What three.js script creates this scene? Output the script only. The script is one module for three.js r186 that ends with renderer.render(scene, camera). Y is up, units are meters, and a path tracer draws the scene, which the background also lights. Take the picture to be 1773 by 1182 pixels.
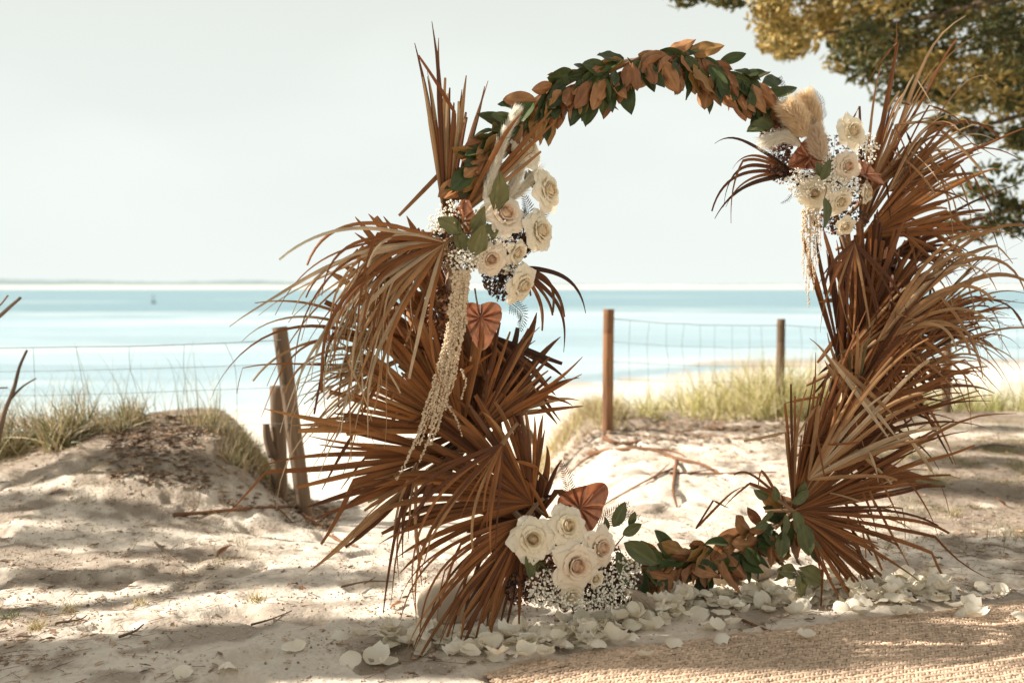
import * as THREE from 'three';
import { mergeGeometries } from 'three/addons/utils/BufferGeometryUtils.js';
import { ImprovedNoise } from 'three/addons/math/ImprovedNoise.js';

// ---------------------------------------------------------------- camera, sky, sun, exposure
const EYE = 1.2, F = 1726, PITCH = Math.atan((591 - 496) / F);
const scene = new THREE.Scene();
const camera = new THREE.PerspectiveCamera(2 * Math.atan(591 / F) * 180 / Math.PI, 1024 / 682, 0.1, 4000);
camera.position.set(0, EYE, 0); camera.rotation.x = -PITCH;
camera.setFocalLength && (camera.filmGauge = 36);
camera.focus = 3.58; camera.userData.fStop = 1.8;
const renderer = new THREE.WebGLRenderer({ antialias: true });
renderer.toneMapping = THREE.LinearToneMapping; renderer.toneMappingExposure = 2.0;
renderer.shadowMap.enabled = true;
const SUN = new THREE.Vector3(-0.845, 0.56, -0.05).normalize();
const NZ = new ImprovedNoise();
{ // sky: pale milky morning sky, a little deeper overhead, faint cloud
  const W = 1024, H = 512, data = new Float32Array(W * H * 4);
  for (let j = 0; j < H; j++) for (let i = 0; i < W; i++) {
    const el = ((j + .5) / H - .5) * Math.PI, az = ((i + .5) / W - .5) * 2 * Math.PI;
    const x = Math.cos(el) * Math.cos(az), y = Math.sin(el), z = Math.cos(el) * Math.sin(az);
    const up = Math.max(0, y);
    let k = Math.pow(up, 1.4);
    const hz = .03 * Math.exp(-up * 5); let c = [0.425 + hz - .17 * k, 0.454 + hz - .225 * k, 0.434 + hz - .235 * k];
    let n = 0, a = .5; for (let o = 0; o < 4; o++) { n += a * NZ.noise(x * 2.2 * 2 ** o + 7, y * 5 * 2 ** o, z * 2.2 * 2 ** o); a *= .5; }
    const cl = Math.max(0, n) * .24 * Math.min(1, up * 6);
    c = c.map((v) => v * (1 + cl));
    const o = (j * W + i) * 4; data[o] = c[0]; data[o + 1] = c[1]; data[o + 2] = c[2]; data[o + 3] = 1;
  }
  const t = new THREE.DataTexture(data, W, H, THREE.RGBAFormat, THREE.FloatType);
  t.mapping = THREE.EquirectangularReflectionMapping; t.magFilter = THREE.LinearFilter; t.needsUpdate = true;
  scene.background = t; scene.environment = t;
}
const sun = new THREE.DirectionalLight(new THREE.Color(1, 0.925, 0.82), 5.0);
sun.position.copy(SUN).multiplyScalar(30).add(new THREE.Vector3(0, 0, -4)); sun.castShadow = true; sun.shadow.radius = 1.0;
sun.shadow.mapSize.set(4096, 4096);
Object.assign(sun.shadow.camera, { left: -14, right: 14, top: 14, bottom: -14, near: 1, far: 70 });
scene.add(sun); sun.target.position.set(0, 0, -4); scene.add(sun.target);

// ---------------------------------------------------------------- helpers
let SEED = 12345;
const seed = (n) => { SEED = n >>> 0; };
const rnd = () => { SEED = (SEED + 0x6d2b79f5) | 0; let t = Math.imul(SEED ^ (SEED >>> 15), 1 | SEED); t = (t + Math.imul(t ^ (t >>> 7), 61 | t)) ^ t; return ((t ^ (t >>> 14)) >>> 0) / 4294967296; };
const rr = (a, b) => a + (b - a) * rnd(), gs = () => (rnd() + rnd() + rnd() + rnd() - 2) * 1.0, pick = (a) => a[Math.floor(rnd() * a.length)];
const V = (x, y, z) => new THREE.Vector3(x, y, z), DEG = Math.PI / 180;
const clamp = (x, a = 0, b = 1) => Math.min(b, Math.max(a, x)), sstep = (a, b, x) => { const t = clamp((x - a) / (b - a)); return t * t * (3 - 2 * t); };
const lin = (a, b, t) => a + (b - a) * t;
const names = {};
const numbered = (n) => { const k = names[n] = (names[n] ?? -1) + 1; return k ? n + '_' + String(k).padStart(3, '0') : n; };
function thing(name, label, category, p = V(0, 0, 0), group) {
  const o = new THREE.Group(); o.name = numbered(name); o.position.copy(p); scene.add(o);
  o.userData = { label, category }; if (group) o.userData.group = group; return o;
}
function part(name, geo, mat, parent, at, kind) {
  const m = new THREE.Mesh(geo, mat); m.name = name; m.castShadow = m.receiveShadow = true;
  if (at) m.position.copy(at); if (kind) m.userData.kind = kind; parent.add(m); return m;
}
function struct(name, geo, mat) { const m = new THREE.Mesh(geo, mat); m.name = name; m.castShadow = m.receiveShadow = true; m.userData.kind = 'structure'; scene.add(m); return m; }
const ray = (px, py) => { const u = (px - 886.5) / F, v = (591 - py) / F, c = Math.cos(PITCH), s = Math.sin(PITCH); return V(u, v * c - s, -v * s - c); };
const P = (px, py, d) => { const r = ray(px, py); return r.multiplyScalar(d / -r.z).add(V(0, EYE, 0)); };
// plane of the hoop: it stands turned, its right side farther away
const AL = 21 * DEG, HD = 3.74, HX0 = (1125 - 886.5) / F * HD;
const D = (px) => { const t = Math.tan(AL), u = (px - 886.5) / F; return (HD - t * HX0) / (1 - t * u); };
const H = (px, py, off = 0) => P(px, py, D(px) - off);
const HX = V(Math.cos(AL), 0, -Math.sin(AL)), HY = V(0, 1, 0), HZ = V(Math.sin(AL), 0, Math.cos(AL));
const M = (px) => px * 3.74 / F;                      // pixels to metres near the hoop
const noise2 = (x, y, s = 0) => NZ.noise(x, y, s + .37);
const fbm = (x, y, o = 4, s = 0) => { let n = 0, a = .5; for (let i = 0; i < o; i++) { n += a * noise2(x, y, s + i * 3.1); x *= 2.03; y *= 2.03; a *= .5; } return n; };
const LCR = (a) => { const c = new THREE.Color(); c.setRGB(a[0], a[1], a[2]); return c; };
function geoFrom(pos, uv, idx, col) {
  const g = new THREE.BufferGeometry(); g.setAttribute('position', new THREE.Float32BufferAttribute(pos, 3));
  if (uv) g.setAttribute('uv', new THREE.Float32BufferAttribute(uv, 2)); if (col) g.setAttribute('color', new THREE.Float32BufferAttribute(col, 3));
  g.setIndex(idx); g.computeVertexNormals(); return g;
}
function dataTex(w, h, fn, rep = true) {
  const d = new Uint8Array(w * h * 4);
  for (let j = 0; j < h; j++) for (let i = 0; i < w; i++) { const c = fn(i, j), o = (j * w + i) * 4; for (let k = 0; k < 3; k++) d[o + k] = clamp(Array.isArray(c) ? c[k] : c) * 255; d[o + 3] = 255; }
  const t = new THREE.DataTexture(d, w, h); t.magFilter = THREE.LinearFilter; if (rep) t.wrapS = t.wrapT = THREE.RepeatWrapping; t.needsUpdate = true; return t;
}
// tube along points with varying radius, a few sides, roughened
function limb(pts, r0, r1, sides = 7, seg = 24, rough = .12, cap = true) {
  const c = new THREE.CatmullRomCurve3(pts), fr = c.computeFrenetFrames(seg), pos = [], uv = [], idx = []; const L = c.getLength();
  for (let i = 0; i <= seg; i++) {
    const t = i / seg, p = c.getPointAt(t), r = lin(r0, r1, t);
    for (let k = 0; k <= sides; k++) {
      const a = k / sides * 2 * Math.PI, q = r * (1 + rough * noise2(Math.cos(a) * 1.5 + p.x * 9, Math.sin(a) * 1.5 + p.y * 9, p.z * 9));
      const v = p.clone().addScaledVector(fr.normals[i], Math.cos(a) * q).addScaledVector(fr.binormals[i], Math.sin(a) * q); pos.push(v.x, v.y, v.z); uv.push(k / sides * r0 * 6, t * L);
    }
  }
  for (let i = 0; i < seg; i++) for (let k = 0; k < sides; k++) { const a = i * (sides + 1) + k, b = a + sides + 1; idx.push(a, a + 1, b, b, a + 1, b + 1); }
  if (cap) for (const e of [0, seg]) { const p = c.getPointAt(e / seg), n = pos.length / 3; pos.push(p.x, p.y, p.z); uv.push(0, 0); for (let k = 0; k < sides; k++) { const a = e * (sides + 1) + k; e ? idx.push(n, a, a + 1) : idx.push(n, a + 1, a); } }
  return geoFrom(pos, uv, idx);
}
const std = (o) => new THREE.MeshStandardMaterial({ roughness: .8, ...o });
const thin = (c, tr, o = {}) => new THREE.MeshPhysicalMaterial({ color: LCR(c), roughness: .95, transmission: tr, thickness: 0, side: THREE.DoubleSide, ...o });

// ---------------------------------------------------------------- textures
const TS = 1024;
const wrapFbm = (() => { // tileable noise fields
  const make = (n, cells, oct, s) => { const f = new Float32Array(n * n); let amp = .5, c = cells;
    const hash = (x, y, q) => { let h = Math.imul(x, 374761393) ^ Math.imul(y, 668265263) ^ Math.imul(q + s * 17, 2147483647 ^ 0x51ed27); h = Math.imul(h ^ (h >>> 13), 1274126177); return ((h ^ (h >>> 16)) >>> 0) / 4294967296; };
    for (let o = 0; o < oct; o++, c *= 2, amp *= .55) for (let j = 0; j < n; j++) { const y = j / n * c, y0 = Math.floor(y), fy = y - y0, sy = fy * fy * (3 - 2 * fy);
      for (let i = 0; i < n; i++) { const x = i / n * c, x0 = Math.floor(x), fx = x - x0, sx = fx * fx * (3 - 2 * fx), x1 = (x0 + 1) % c, y1 = (y0 + 1) % c;
        const a = hash(x0, y0, o), b = hash(x1, y0, o), d = hash(x0, y1, o), e = hash(x1, y1, o); f[j * n + i] += amp * (lin(lin(a, b, sx), lin(d, e, sx), sy) - .5); } }
    return f; };
  return make;
})();
const sandN = wrapFbm(TS, 8, 7, 3), sandF = wrapFbm(TS, 128, 3, 9);
seed(77);
const speck = new Float32Array(TS * TS);
for (let k = 0; k < 2600; k++) { // dark grains, chips and short fibres lying in the sand
  let x = rnd() * TS, y = rnd() * TS; const a = rnd() * 6.28, l = rnd() < .35 ? rr(4, 16) : rr(1, 3), s = rr(.25, .9);
  for (let q = 0; q < l; q++) { const i = (Math.floor(y) & (TS - 1)) * TS + (Math.floor(x) & (TS - 1)); speck[i] = Math.max(speck[i], s); x += Math.cos(a + q * .04); y += Math.sin(a + q * .04); }
}
const sandMap = dataTex(TS, TS, (i, j) => { const k = j * TS + i, v = .88 + .16 * sandN[k] + .3 * sandF[k], s = 1 - speck[k] * .72; return [v * s, v * s * (1 - speck[k] * .1), v * s * (1 - speck[k] * .18)]; });
const sandBump = dataTex(TS, TS, (i, j) => { const k = j * TS + i; return .5 + .55 * sandN[k] + .4 * sandF[k] + speck[k] * .12; });
const streakN = wrapFbm(256, 4, 5, 21);
seed(5);
const cols = Array.from({ length: 128 }, () => rr(.42, 1.08));
const palmMap = dataTex(128, 512, (i, j) => { const n = streakN[(((j >> 2) + i * 3) & 255) * 256 + ((i * 5) & 255)]; const c = cols[i] * .5 + cols[(i + 1) & 127] * .3 + .2; const v = c + n * .35; return [v, v * (1 - .04 * n), v * .98]; });
palmMap.repeat.set(1, 2.2);
const woodMap = dataTex(256, 512, (i, j) => { const s = streakN[((j >> 3) & 255) * 256 + ((i * 3) & 255)], k = streakN[((j >> 1) & 255) * 256 + ((i * 9) & 255)]; const crack = sandF[((j >> 4) & 1023) * TS + ((i * 4) & 1023)] > .27 ? .5 : 1; const v = (.78 + s * 1.1 + k * .7) * crack; return [v, v * .97, v * .94]; });
const woodBump = dataTex(256, 512, (i, j) => { const k = streakN[((j >> 3) & 255) * 256 + ((i * 9) & 255)]; const crack = sandF[((j >> 4) & 1023) * TS + ((i * 4) & 1023)] > .27 ? -.3 : 0; return .6 + k * .6 + crack; });

// ---------------------------------------------------------------- terrain: one sheet from the dune path under the sea to the horizon
const SEA = -2.0;
const shoreD = (x) => 25 + clamp((x + 8) * .75, -8, 16) + 1.2 * noise2(x * .12, 3);
function G(x, z, fine = true) {
  const d = -z; let h = 0;
  const bankL = -1.08 - .21 * Math.max(0, d - 5.1) - .22 * noise2(d * .9, 4), bankR = .16 + .2 * noise2(d * 1.1, 9);
  const path = (d > 4.3 ? -(d - 4.3) * .12 : 0);
  const offPath = Math.max(sstep(bankL + .2, bankL - .62, x), sstep(bankR - .12, bankR + .55, x));
  const moundL = (.35 * sstep(-.95, -1.75, x + .2 * Math.max(0, d - 5.4) + .25 * noise2(d * 1.3, x)) * sstep(4.55, 6.05, d + .25 * noise2(x * 1.1, 8)) * (1 - .5 * sstep(-2.3, -3.1, x)));
  const bankRt = .10 * sstep(5.0, 6.6, d + .4 * noise2(x * 1.2, 5));
  const upper = x < -.4 ? moundL : bankRt;
  const back = sstep(x < -.4 ? 6.7 : 8.6, x < -.4 ? 12.5 : 14.5, d);
  h = lin(path, upper, offPath);
  h = lin(h, SEA + .5, back);
  const s = shoreD(x);
  h -= back * .5 * sstep(12, s, d) + back * 2.6 * sstep(s, s + 60, d);
  if (fine) {
    const near = 1 - sstep(9, 14, d);
    h += near * (.030 * fbm(x * 1.7, z * 1.9, 3) + .022 * fbm(x * 6, z * 6.5, 3, 4) + .006 * fbm(x * 24, z * 24, 2, 8)) + (1 - near) * .05 * fbm(x * .6, z * .6, 3) * (1 - sstep(60, 90, d));
    const dent = fbm(x * 3.4 + 4, z * 3.8, 2, 15); h -= near * .03 * sstep(.1, .24, dent);
  }
  return h;
}
{
  const xs = [], zs = [];
  const NX = 620, NZn = 640;
  for (let i = 0; i <= NX; i++) { const u = i / NX * 2 - 1; xs.push(4.6 * u + 2400 * Math.sign(u) * Math.pow(Math.abs(u), 14)); }
  for (let j = 0; j <= NZn; j++) { const v = j / NZn; zs.push(-(1.2 + 9.3 * v + 2600 * Math.pow(v, 16))); }
  zs.unshift(40, 8, 2, 0);
  const pos = [], uv = [], col = [], idx = [];
  for (const z of zs) for (const x of xs) {
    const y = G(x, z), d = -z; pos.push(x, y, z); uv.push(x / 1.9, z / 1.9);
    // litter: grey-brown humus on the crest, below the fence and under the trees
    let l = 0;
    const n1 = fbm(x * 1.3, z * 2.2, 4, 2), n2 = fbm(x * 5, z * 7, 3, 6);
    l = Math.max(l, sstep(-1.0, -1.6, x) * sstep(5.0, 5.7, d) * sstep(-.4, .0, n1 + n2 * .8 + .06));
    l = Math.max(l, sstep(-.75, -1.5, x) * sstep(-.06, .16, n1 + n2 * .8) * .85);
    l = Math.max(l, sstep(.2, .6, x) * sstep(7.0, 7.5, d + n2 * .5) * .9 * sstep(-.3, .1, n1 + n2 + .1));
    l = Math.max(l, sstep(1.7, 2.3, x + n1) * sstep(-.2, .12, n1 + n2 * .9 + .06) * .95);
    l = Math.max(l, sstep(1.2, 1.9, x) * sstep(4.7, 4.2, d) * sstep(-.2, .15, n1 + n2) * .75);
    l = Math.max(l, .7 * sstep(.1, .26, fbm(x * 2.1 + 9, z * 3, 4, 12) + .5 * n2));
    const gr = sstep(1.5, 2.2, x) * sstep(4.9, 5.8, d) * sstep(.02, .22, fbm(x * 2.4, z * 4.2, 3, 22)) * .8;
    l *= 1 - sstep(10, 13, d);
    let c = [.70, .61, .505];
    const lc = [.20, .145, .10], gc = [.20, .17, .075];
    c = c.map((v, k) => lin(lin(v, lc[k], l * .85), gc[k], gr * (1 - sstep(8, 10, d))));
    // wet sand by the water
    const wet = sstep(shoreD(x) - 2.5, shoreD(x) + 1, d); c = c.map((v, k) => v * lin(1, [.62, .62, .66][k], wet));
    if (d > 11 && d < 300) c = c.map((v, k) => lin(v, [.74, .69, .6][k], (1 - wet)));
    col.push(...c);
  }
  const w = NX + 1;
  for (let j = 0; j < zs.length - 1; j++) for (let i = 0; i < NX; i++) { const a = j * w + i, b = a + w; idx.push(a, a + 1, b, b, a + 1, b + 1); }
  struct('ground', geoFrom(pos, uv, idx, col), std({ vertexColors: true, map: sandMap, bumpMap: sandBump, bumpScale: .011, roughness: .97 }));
}
const gp = (px, py) => { const r = ray(px, py); let t = 1; for (let i = 0; i < 4000; i++) { const x = r.x * t, y = EYE + r.y * t, z = r.z * t; if (y < G(x, z)) return V(x, G(x, z), z); t += .006; } return V(r.x * t, 0, r.z * t); };

// ---------------------------------------------------------------- sea
{
  const xs = [], zs = [], NX = 200, N2 = 420; const pos = [], uv = [], col = [], idx = [];
  for (let i = 0; i <= NX; i++) { const u = i / NX * 2 - 1; xs.push(30 * u + 1800 * Math.sign(u) * Math.pow(Math.abs(u), 5)); }
  for (let j = 0; j <= N2; j++) { const v = j / N2; zs.push(-(12 + 70 * v + 2200 * Math.pow(v, 5))); }
  for (const z of zs) for (const x of xs) {
    const d = -z, off = d - shoreD(x);
    const wav = (.05 * Math.sin(d * .55 + x * .05 + 2 * noise2(x * .05, d * .05)) + .035 * fbm(x * .16, z * .5, 3)) * (1 - sstep(120, 300, d)) * sstep(-1, 6, off);
    pos.push(x, SEA + wav, z); uv.push(x / 7, z / 7);
    const shal = [.56, .64, .64], mid = [.36, .485, .54], deep = [.205, .325, .375], blu = [.29, .40, .45];
    const q = Math.log(d / 20) * 2.4;
    const n = fbm(x * .012 + q * .8, q * 2.1, 4, 31), n3 = fbm(x * .05, d * .35, 3, 40) * (1 - sstep(100, 200, d));
    let t = sstep(75, 150, d + n * 90);
    let c = mid.map((v, k) => lin(v, deep[k], t));
    const band = sstep(.02, .2, n + n3 * .8 + .05) * (1 - t) * .7; c = c.map((v, k) => lin(v, blu[k], band));
    const pale = sstep(.08, .3, -n + n3) * .6 * (1 - sstep(190, 420, d)); c = c.map((v, k) => lin(v, shal[k], pale));
    const s = sstep(16, 1, off + n * 10); c = c.map((v, k) => lin(v, shal[k], s * .8));
    const edge = sstep(0, 1.5, off) * sstep(5, 2.5, off) * (x > -3 ? .8 : .2); c = c.map((v, k) => lin(v, blu[k] * .9, edge));
    col.push(...c);
  }
  const w = NX + 1;
  for (let j = 0; j < N2; j++) for (let i = 0; i < NX; i++) { const a = j * w + i, b = a + w; idx.push(a, a + 1, b, b, a + 1, b + 1); }
  struct('sea', geoFrom(pos, uv, idx, col), new THREE.MeshPhysicalMaterial({ vertexColors: true, roughness: .42, specularIntensity: .35, ior: 1.33, bumpMap: sandBump, bumpScale: .12 }));
}
// ---------------------------------------------------------------- far shore: white beach and low wooded ridge
{
  const mk = (d0, d1, hf, seg, x0, x1) => { const pos = [], uv = [], idx = [], prof = [0, .35, .7, 1, .6, 0];
    for (let i = 0; i <= seg; i++) { const x = lin(x0, x1, i / seg), h = hf(x); prof.forEach((p, k) => { pos.push(x, SEA - .3 + h * p, -lin(d0, d1, k / 5)); uv.push(x / 40, k); }); }
    for (let i = 0; i < seg; i++) for (let k = 0; k < 5; k++) { const a = i * 6 + k, b = a + 6; idx.push(a, b, a + 1, b, b + 1, a + 1); }
    return geoFrom(pos, uv, idx); };
  struct('far_beach', mk(1200, 1300, (x) => 5.2 + .8 * noise2(x * .01, 2) + .5 * noise2(x * .05, 7), 300, -1200, 1200), std({ color: LCR([.56, .54, .50]), roughness: 1 }));
  struct('far_hills', mk(1310, 1600, (x) => { const l = sstep(-250, -380, x); return 6.8 + l * 5.5 + (1.2 + l * 2.2) * (noise2(x * .006, 12) + .6 * noise2(x * .018, 19)) + .8 * noise2(x * .08, 5); }, 600, -1500, 1500), std({ color: LCR([.19, .26, .27]), roughness: 1 }));
}
{ // channel marker out on the water
  const p = P(265, 516, 190); p.y = SEA; const t = thing('channel_marker', 'small dark channel marker standing alone out on the water', 'buoy', p);
  part('float', new THREE.CylinderGeometry(.35, .5, .5, 12), std({ color: LCR([.08, .1, .1]) }), t, V(0, .2, 0));
  part('mast', new THREE.CylinderGeometry(.06, .1, 1.0, 8), std({ color: LCR([.1, .12, .12]) }), t, V(0, .9, 0));
  part('topmark', new THREE.ConeGeometry(.22, .4, 8), std({ color: LCR([.08, .09, .1]) }), t, V(0, 1.5, 0));
}
// ---------------------------------------------------------------- fences
const woodRed = std({ color: LCR([.30, .15, .07]), map: woodMap, bumpMap: woodBump, bumpScale: .006, roughness: .9 });
const woodGrey = std({ color: LCR([.20, .135, .085]), map: woodMap, bumpMap: woodBump, bumpScale: .008, roughness: .95 });
const wireMat = std({ color: LCR([.16, .17, .16]), metalness: .3, roughness: .6 });
function postGeo(base, top, r, bury = .25) { const dir = top.clone().sub(base).normalize(); const b = base.clone().addScaledVector(dir, -bury); const pts = [b, b.clone().lerp(top, .33), b.clone().lerp(top, .66), top]; return limb(pts, r * 1.04, r, 18, 20, .09); }
const rel = (a, o) => a.map((p) => p.clone().sub(o));
function wires(fence, o, A, B, n, heights, sagTop, mesh) { // A,B: functions of height fraction -> point; the woven wire between two posts
  const row = heights.map((h, k) => { const a = A(h), b = B(h), pts = []; for (let i = 0; i <= 10; i++) { const t = i / 10, p = a.clone().lerp(b, t); p.y -= sagTop[k] * 4 * t * (1 - t); p.y += .006 * noise2(t * 9, k * 3.3, o.x); p.z += .01 * noise2(t * 7, k * 5.1, 3); pts.push(p); } return new THREE.CatmullRomCurve3(pts); });
  row.forEach((c, k) => part(k ? 'line_wire' : 'top_wire', new THREE.TubeGeometry(new THREE.CatmullRomCurve3(rel(c.getPoints(24), o)), 60, k ? .0014 : .0026, 5), wireMat, fence));
  for (let i = 1; i < n; i++) { const t = (i + .1 * gs()) / n; const pts = row.map((c, k) => c.getPoint(clamp(t + .01 * gs()))).map((p) => p.sub(o)); part('stay_wire', new THREE.TubeGeometry(new THREE.CatmullRomCurve3(pts), 14, .0013, 5), wireMat, fence); }
}
seed(31);
{
  const base = gp(528, 893), top = P(484, 566, -base.z + .02), o = base.clone();
  const f = thing('wire_fence', 'sagging woven wire fence with leaning grey post on the grassy mound', 'fence', o);
  const pg = postGeo(V(0, 0, 0), top.clone().sub(o), .042); part('post', pg, woodGrey, f);
  const d = -base.z;
  const A = (h) => P(-330, lin(598, 760, h), d + .5), B = (h) => P(lin(486, 502, h), lin(589, 735, h), d - .03);
  wires(f, o, A, B, 10, [0, .28, .55, .98], [.028, .02, .02, .0], true);
  const lp = P(-335, 560, d + .5); const lb = lp.clone(); lb.y = G(lp.x, lp.z); part('post', postGeo(lb.sub(o), lp.sub(o), .045), woodGrey, f);
}
{ const b = P(483, 835, 5.75), t = P(481, 668, 5.75); const f = thing('fence_post', 'short weathered post half hidden behind the leaning fence post', 'fence post', b); part('post_body', postGeo(V(0, 0, 0), t.sub(b), .045, .4), woodGrey, f); part('cross_stub', limb([V(-.02, .16, .05), V(-.05, .27, .06), V(-.06, .35, .05)], .03, .02, 8, 8), woodGrey, f); }
{
  const base = gp(1052, 746), d = -base.z, top = P(1054, 535, d), o = base.clone();
  const f = thing('wire_fence', 'woven wire fence on round brown posts along the dune grass', 'fence', o);
  part('post', postGeo(V(0, 0, 0), top.clone().sub(o), .041), woodRed, f);
  const d2 = d + .8, r1t = P(1353, 552, d2), r1b = P(1350, 745, d2), r2t = P(1641, 546, d2 + .25), r2b = P(1639, 740, d2 + .25), r3t = P(2000, 540, d2 + .3), r3b = P(2000, 740, d2 + .3);
  part('post', postGeo(r1b.clone().sub(o), r1t.clone().sub(o), .035), woodGrey, f);
  part('post', postGeo(r2b.clone().sub(o), r2t.clone().sub(o), .038), woodGrey, f);
  part('post', postGeo(r3b.clone().sub(o), r3t.clone().sub(o), .038), woodGrey, f);
  const hs = [0, .25, .47, .66, .98];
  const LN = (px, y0, y1, dd) => (h) => P(px, lin(y0, y1, h), dd);
  wires(f, o, LN(1062, 552, 710, d - .04), LN(1348, 563, 712, d2 - .03), 10, hs, [.02, .02, .015, .01, 0]);
  wires(f, o, LN(1358, 563, 712, d2 - .03), LN(1636, 560, 716, d2 + .22), 10, hs, [.03, .02, .015, .01, 0]);
  wires(f, o, LN(1645, 560, 716, d2 + .22), LN(1998, 556, 716, d2 + .27), 12, hs, [.03, .02, .015, .01, 0]);
}
{ const t = P(893, 626, 7.4), b = V(t.x + .05, G(t.x, t.z), t.z); const f = thing('fence_post', 'pale leaning post end seen between the palm blades by the path', 'fence post', b); part('post_body', postGeo(V(0, 0, 0), t.sub(b), .045), std({ color: LCR([.5, .42, .33]), map: woodMap, bumpMap: woodBump, bumpScale: .006 }), f); part('rail_stub', limb([V(-.03, .55, .05), V(.04, .5, .06), V(.09, .42, .07)], .03, .028, 8, 8), woodGrey, f); }

// ---------------------------------------------------------------- hoop, sandbags
const ringPt = (a, rx = 352, ry = 448, cx = 1125, cy = 552) => H(cx + rx * Math.cos(a), cy - ry * Math.sin(a), 0);
{
  const o = H(1118, 1048); o.y = G(o.x, o.z);
  const t = thing('wedding_hoop', 'large thin metal hoop standing on the sand beneath the flowers', 'hoop', o);
  const pts = []; for (let i = 0; i < 72; i++) pts.push(ringPt(i / 72 * 2 * Math.PI).sub(o));
  const m = std({ color: LCR([.35, .24, .16]), metalness: .4, roughness: .5 });
  part('ring', new THREE.TubeGeometry(new THREE.CatmullRomCurve3(pts, true), 220, .011, 8, true), m, t);
  for (const s of [-1, 1]) { const a = H(1118 + s * 150, 990).sub(o); a.y = .03; part('foot', limb([a.clone().addScaledVector(HZ, -.3), a.clone().add(V(0, .03, 0)), a.clone().addScaledVector(HZ, .06)], .012, .012, 8, 10, 0), m, t); }
}
const burlapBump = dataTex(128, 128, (i, j) => .5 + .35 * Math.sin(i * .785) * Math.sin(j * .785) + .1 * streakN[j * 256 + i]);
burlapBump.repeat.set(14, 14);
const burlap = std({ color: LCR([.62, .50, .37]), bumpMap: burlapBump, bumpScale: .002, roughness: 1 });
function sandbag(px, py, rx, ry, rz, label, off) {
  const p = H(px, py, off); p.y = G(p.x, p.z) - .005; const g = new THREE.SphereGeometry(1, 48, 32), a = g.attributes.position;
  for (let i = 0; i < a.count; i++) { let x = a.getX(i), y = a.getY(i), z = a.getZ(i); const e = (v) => Math.sign(v) * Math.pow(Math.abs(v), .75); x = e(x); z = e(z); y = y < 0 ? y * .12 : e(y); const n = 1 + .13 * fbm(x * 1.8 + px, z * 1.8 + y * 1.5, 3); a.setXYZ(i, x * rx * n, Math.max(0, y * ry * n + .01), z * rz * n); }
  g.computeVertexNormals(); const t = thing('burlap_sandbag', label, 'sandbag', p); const b = part('sack', g, burlap, t); t.rotation.y = AL; 
  part('tied_end', limb([V(rx * .8, ry * .5, 0), V(rx * 1.05, ry * .45, .02), V(rx * 1.22, ry * .5, .01)], .05, .028, 10, 8, .5), burlap, t);
}
sandbag(1255, 962, .2, .15, .12, 'beige burlap sandbag lying behind the leaf garland', -.22);
sandbag(800, 1035, .17, .12, .12, 'beige burlap sandbag half hidden by the drooping palm blades', -.14);

// ---------------------------------------------------------------- dried palm fronds
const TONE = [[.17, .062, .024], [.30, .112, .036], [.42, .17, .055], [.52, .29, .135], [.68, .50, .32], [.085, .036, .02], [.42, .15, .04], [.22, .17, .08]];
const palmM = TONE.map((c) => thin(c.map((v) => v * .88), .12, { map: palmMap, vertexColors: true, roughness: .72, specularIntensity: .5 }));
const stalkM = std({ color: LCR([.3, .17, .08]), map: palmMap });
function leaflet(o) { // o: dir0, side0 vectors, L, fuse, w (half-angle or width), wmax, droop, curl, kink
  const seg = o.seg ?? 13, pos = [], uv = [], idx = [], col = []; const p = V(0, 0, 0).addScaledVector(o.dir, o.start ?? 0), dir = o.dir.clone(), nrm = o.nrm.clone(); const ds = o.L / seg;
  let kinked = false; const kinkAt = o.kink ? rr(.35, .85) : 9, ns = rnd() * 99, twist = o.twist ?? gs() * .8;
  for (let i = 0; i <= seg; i++) {
    const t = i / seg, s = t * o.L; const side = V(0, 0, 0).crossVectors(nrm, dir).normalize();
    let w = t < o.fuse ? Math.min(o.wmax, .004 + s * o.half) : Math.min(o.wmax, .004 + o.fuse * o.L * o.half) * lin(1, o.tip, Math.pow((t - o.fuse) / (1 - o.fuse), 1.5));
    w = Math.max(w, .0012) * (1 - .2 * (t > o.fuse) * Math.abs(noise2(s * 30, ns)));
    const f = o.fold * w;
    const a = p.clone().addScaledVector(side, -w), b = p.clone().addScaledVector(nrm, f), c = p.clone().addScaledVector(side, w);
    for (const [q, u] of [[a, 0], [b, .48], [b, .52], [c, 1]]) { pos.push(q.x, q.y, q.z); uv.push(u * .5 + o.u0, s); const bl = sstep(.35, 1, t) * o.bleach + .12 * noise2(s * 9, ns + 7, u), br = .85 + .3 * noise2(s * 16, ns, 3); col.push(br * (1 + .28 * bl), br * (1 + .62 * bl), br * (1 + .95 * bl)); }
    const free = Math.max(0, (t - o.fuse * .8) / (1 - o.fuse * .8));
    dir.y -= o.droop * free * 3.2 / seg * (.4 + free) + o.sag * 1.6 / seg * t;
    dir.addScaledVector(nrm, (o.bow + .35 * noise2(s * 5, ns, 4) * free) * 1.6 / seg * (0.2 + free)).addScaledVector(side, (.5 * noise2(s * 4, ns + 20, 9) * free * o.wild) * 3 / seg);
    if (t > kinkAt && !kinked) { kinked = true; dir.addScaledVector(side, gs() * 1.2); dir.y -= rr(.7, 2.2); }
    dir.normalize();
    if (t > o.fuse * .7) { nrm.applyAxisAngle(dir, twist * free * 2 / seg); }
    nrm.addScaledVector(dir, -nrm.dot(dir)).normalize();
    p.addScaledVector(dir, ds);
  }
  for (let i = 0; i < seg; i++) { const a = i * 4; idx.push(a, a + 1, a + 4, a + 4, a + 1, a + 5, a + 2, a + 3, a + 6, a + 6, a + 3, a + 7); }
  return geoFrom(pos, uv, idx, col);
}
let FS = 100;
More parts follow.
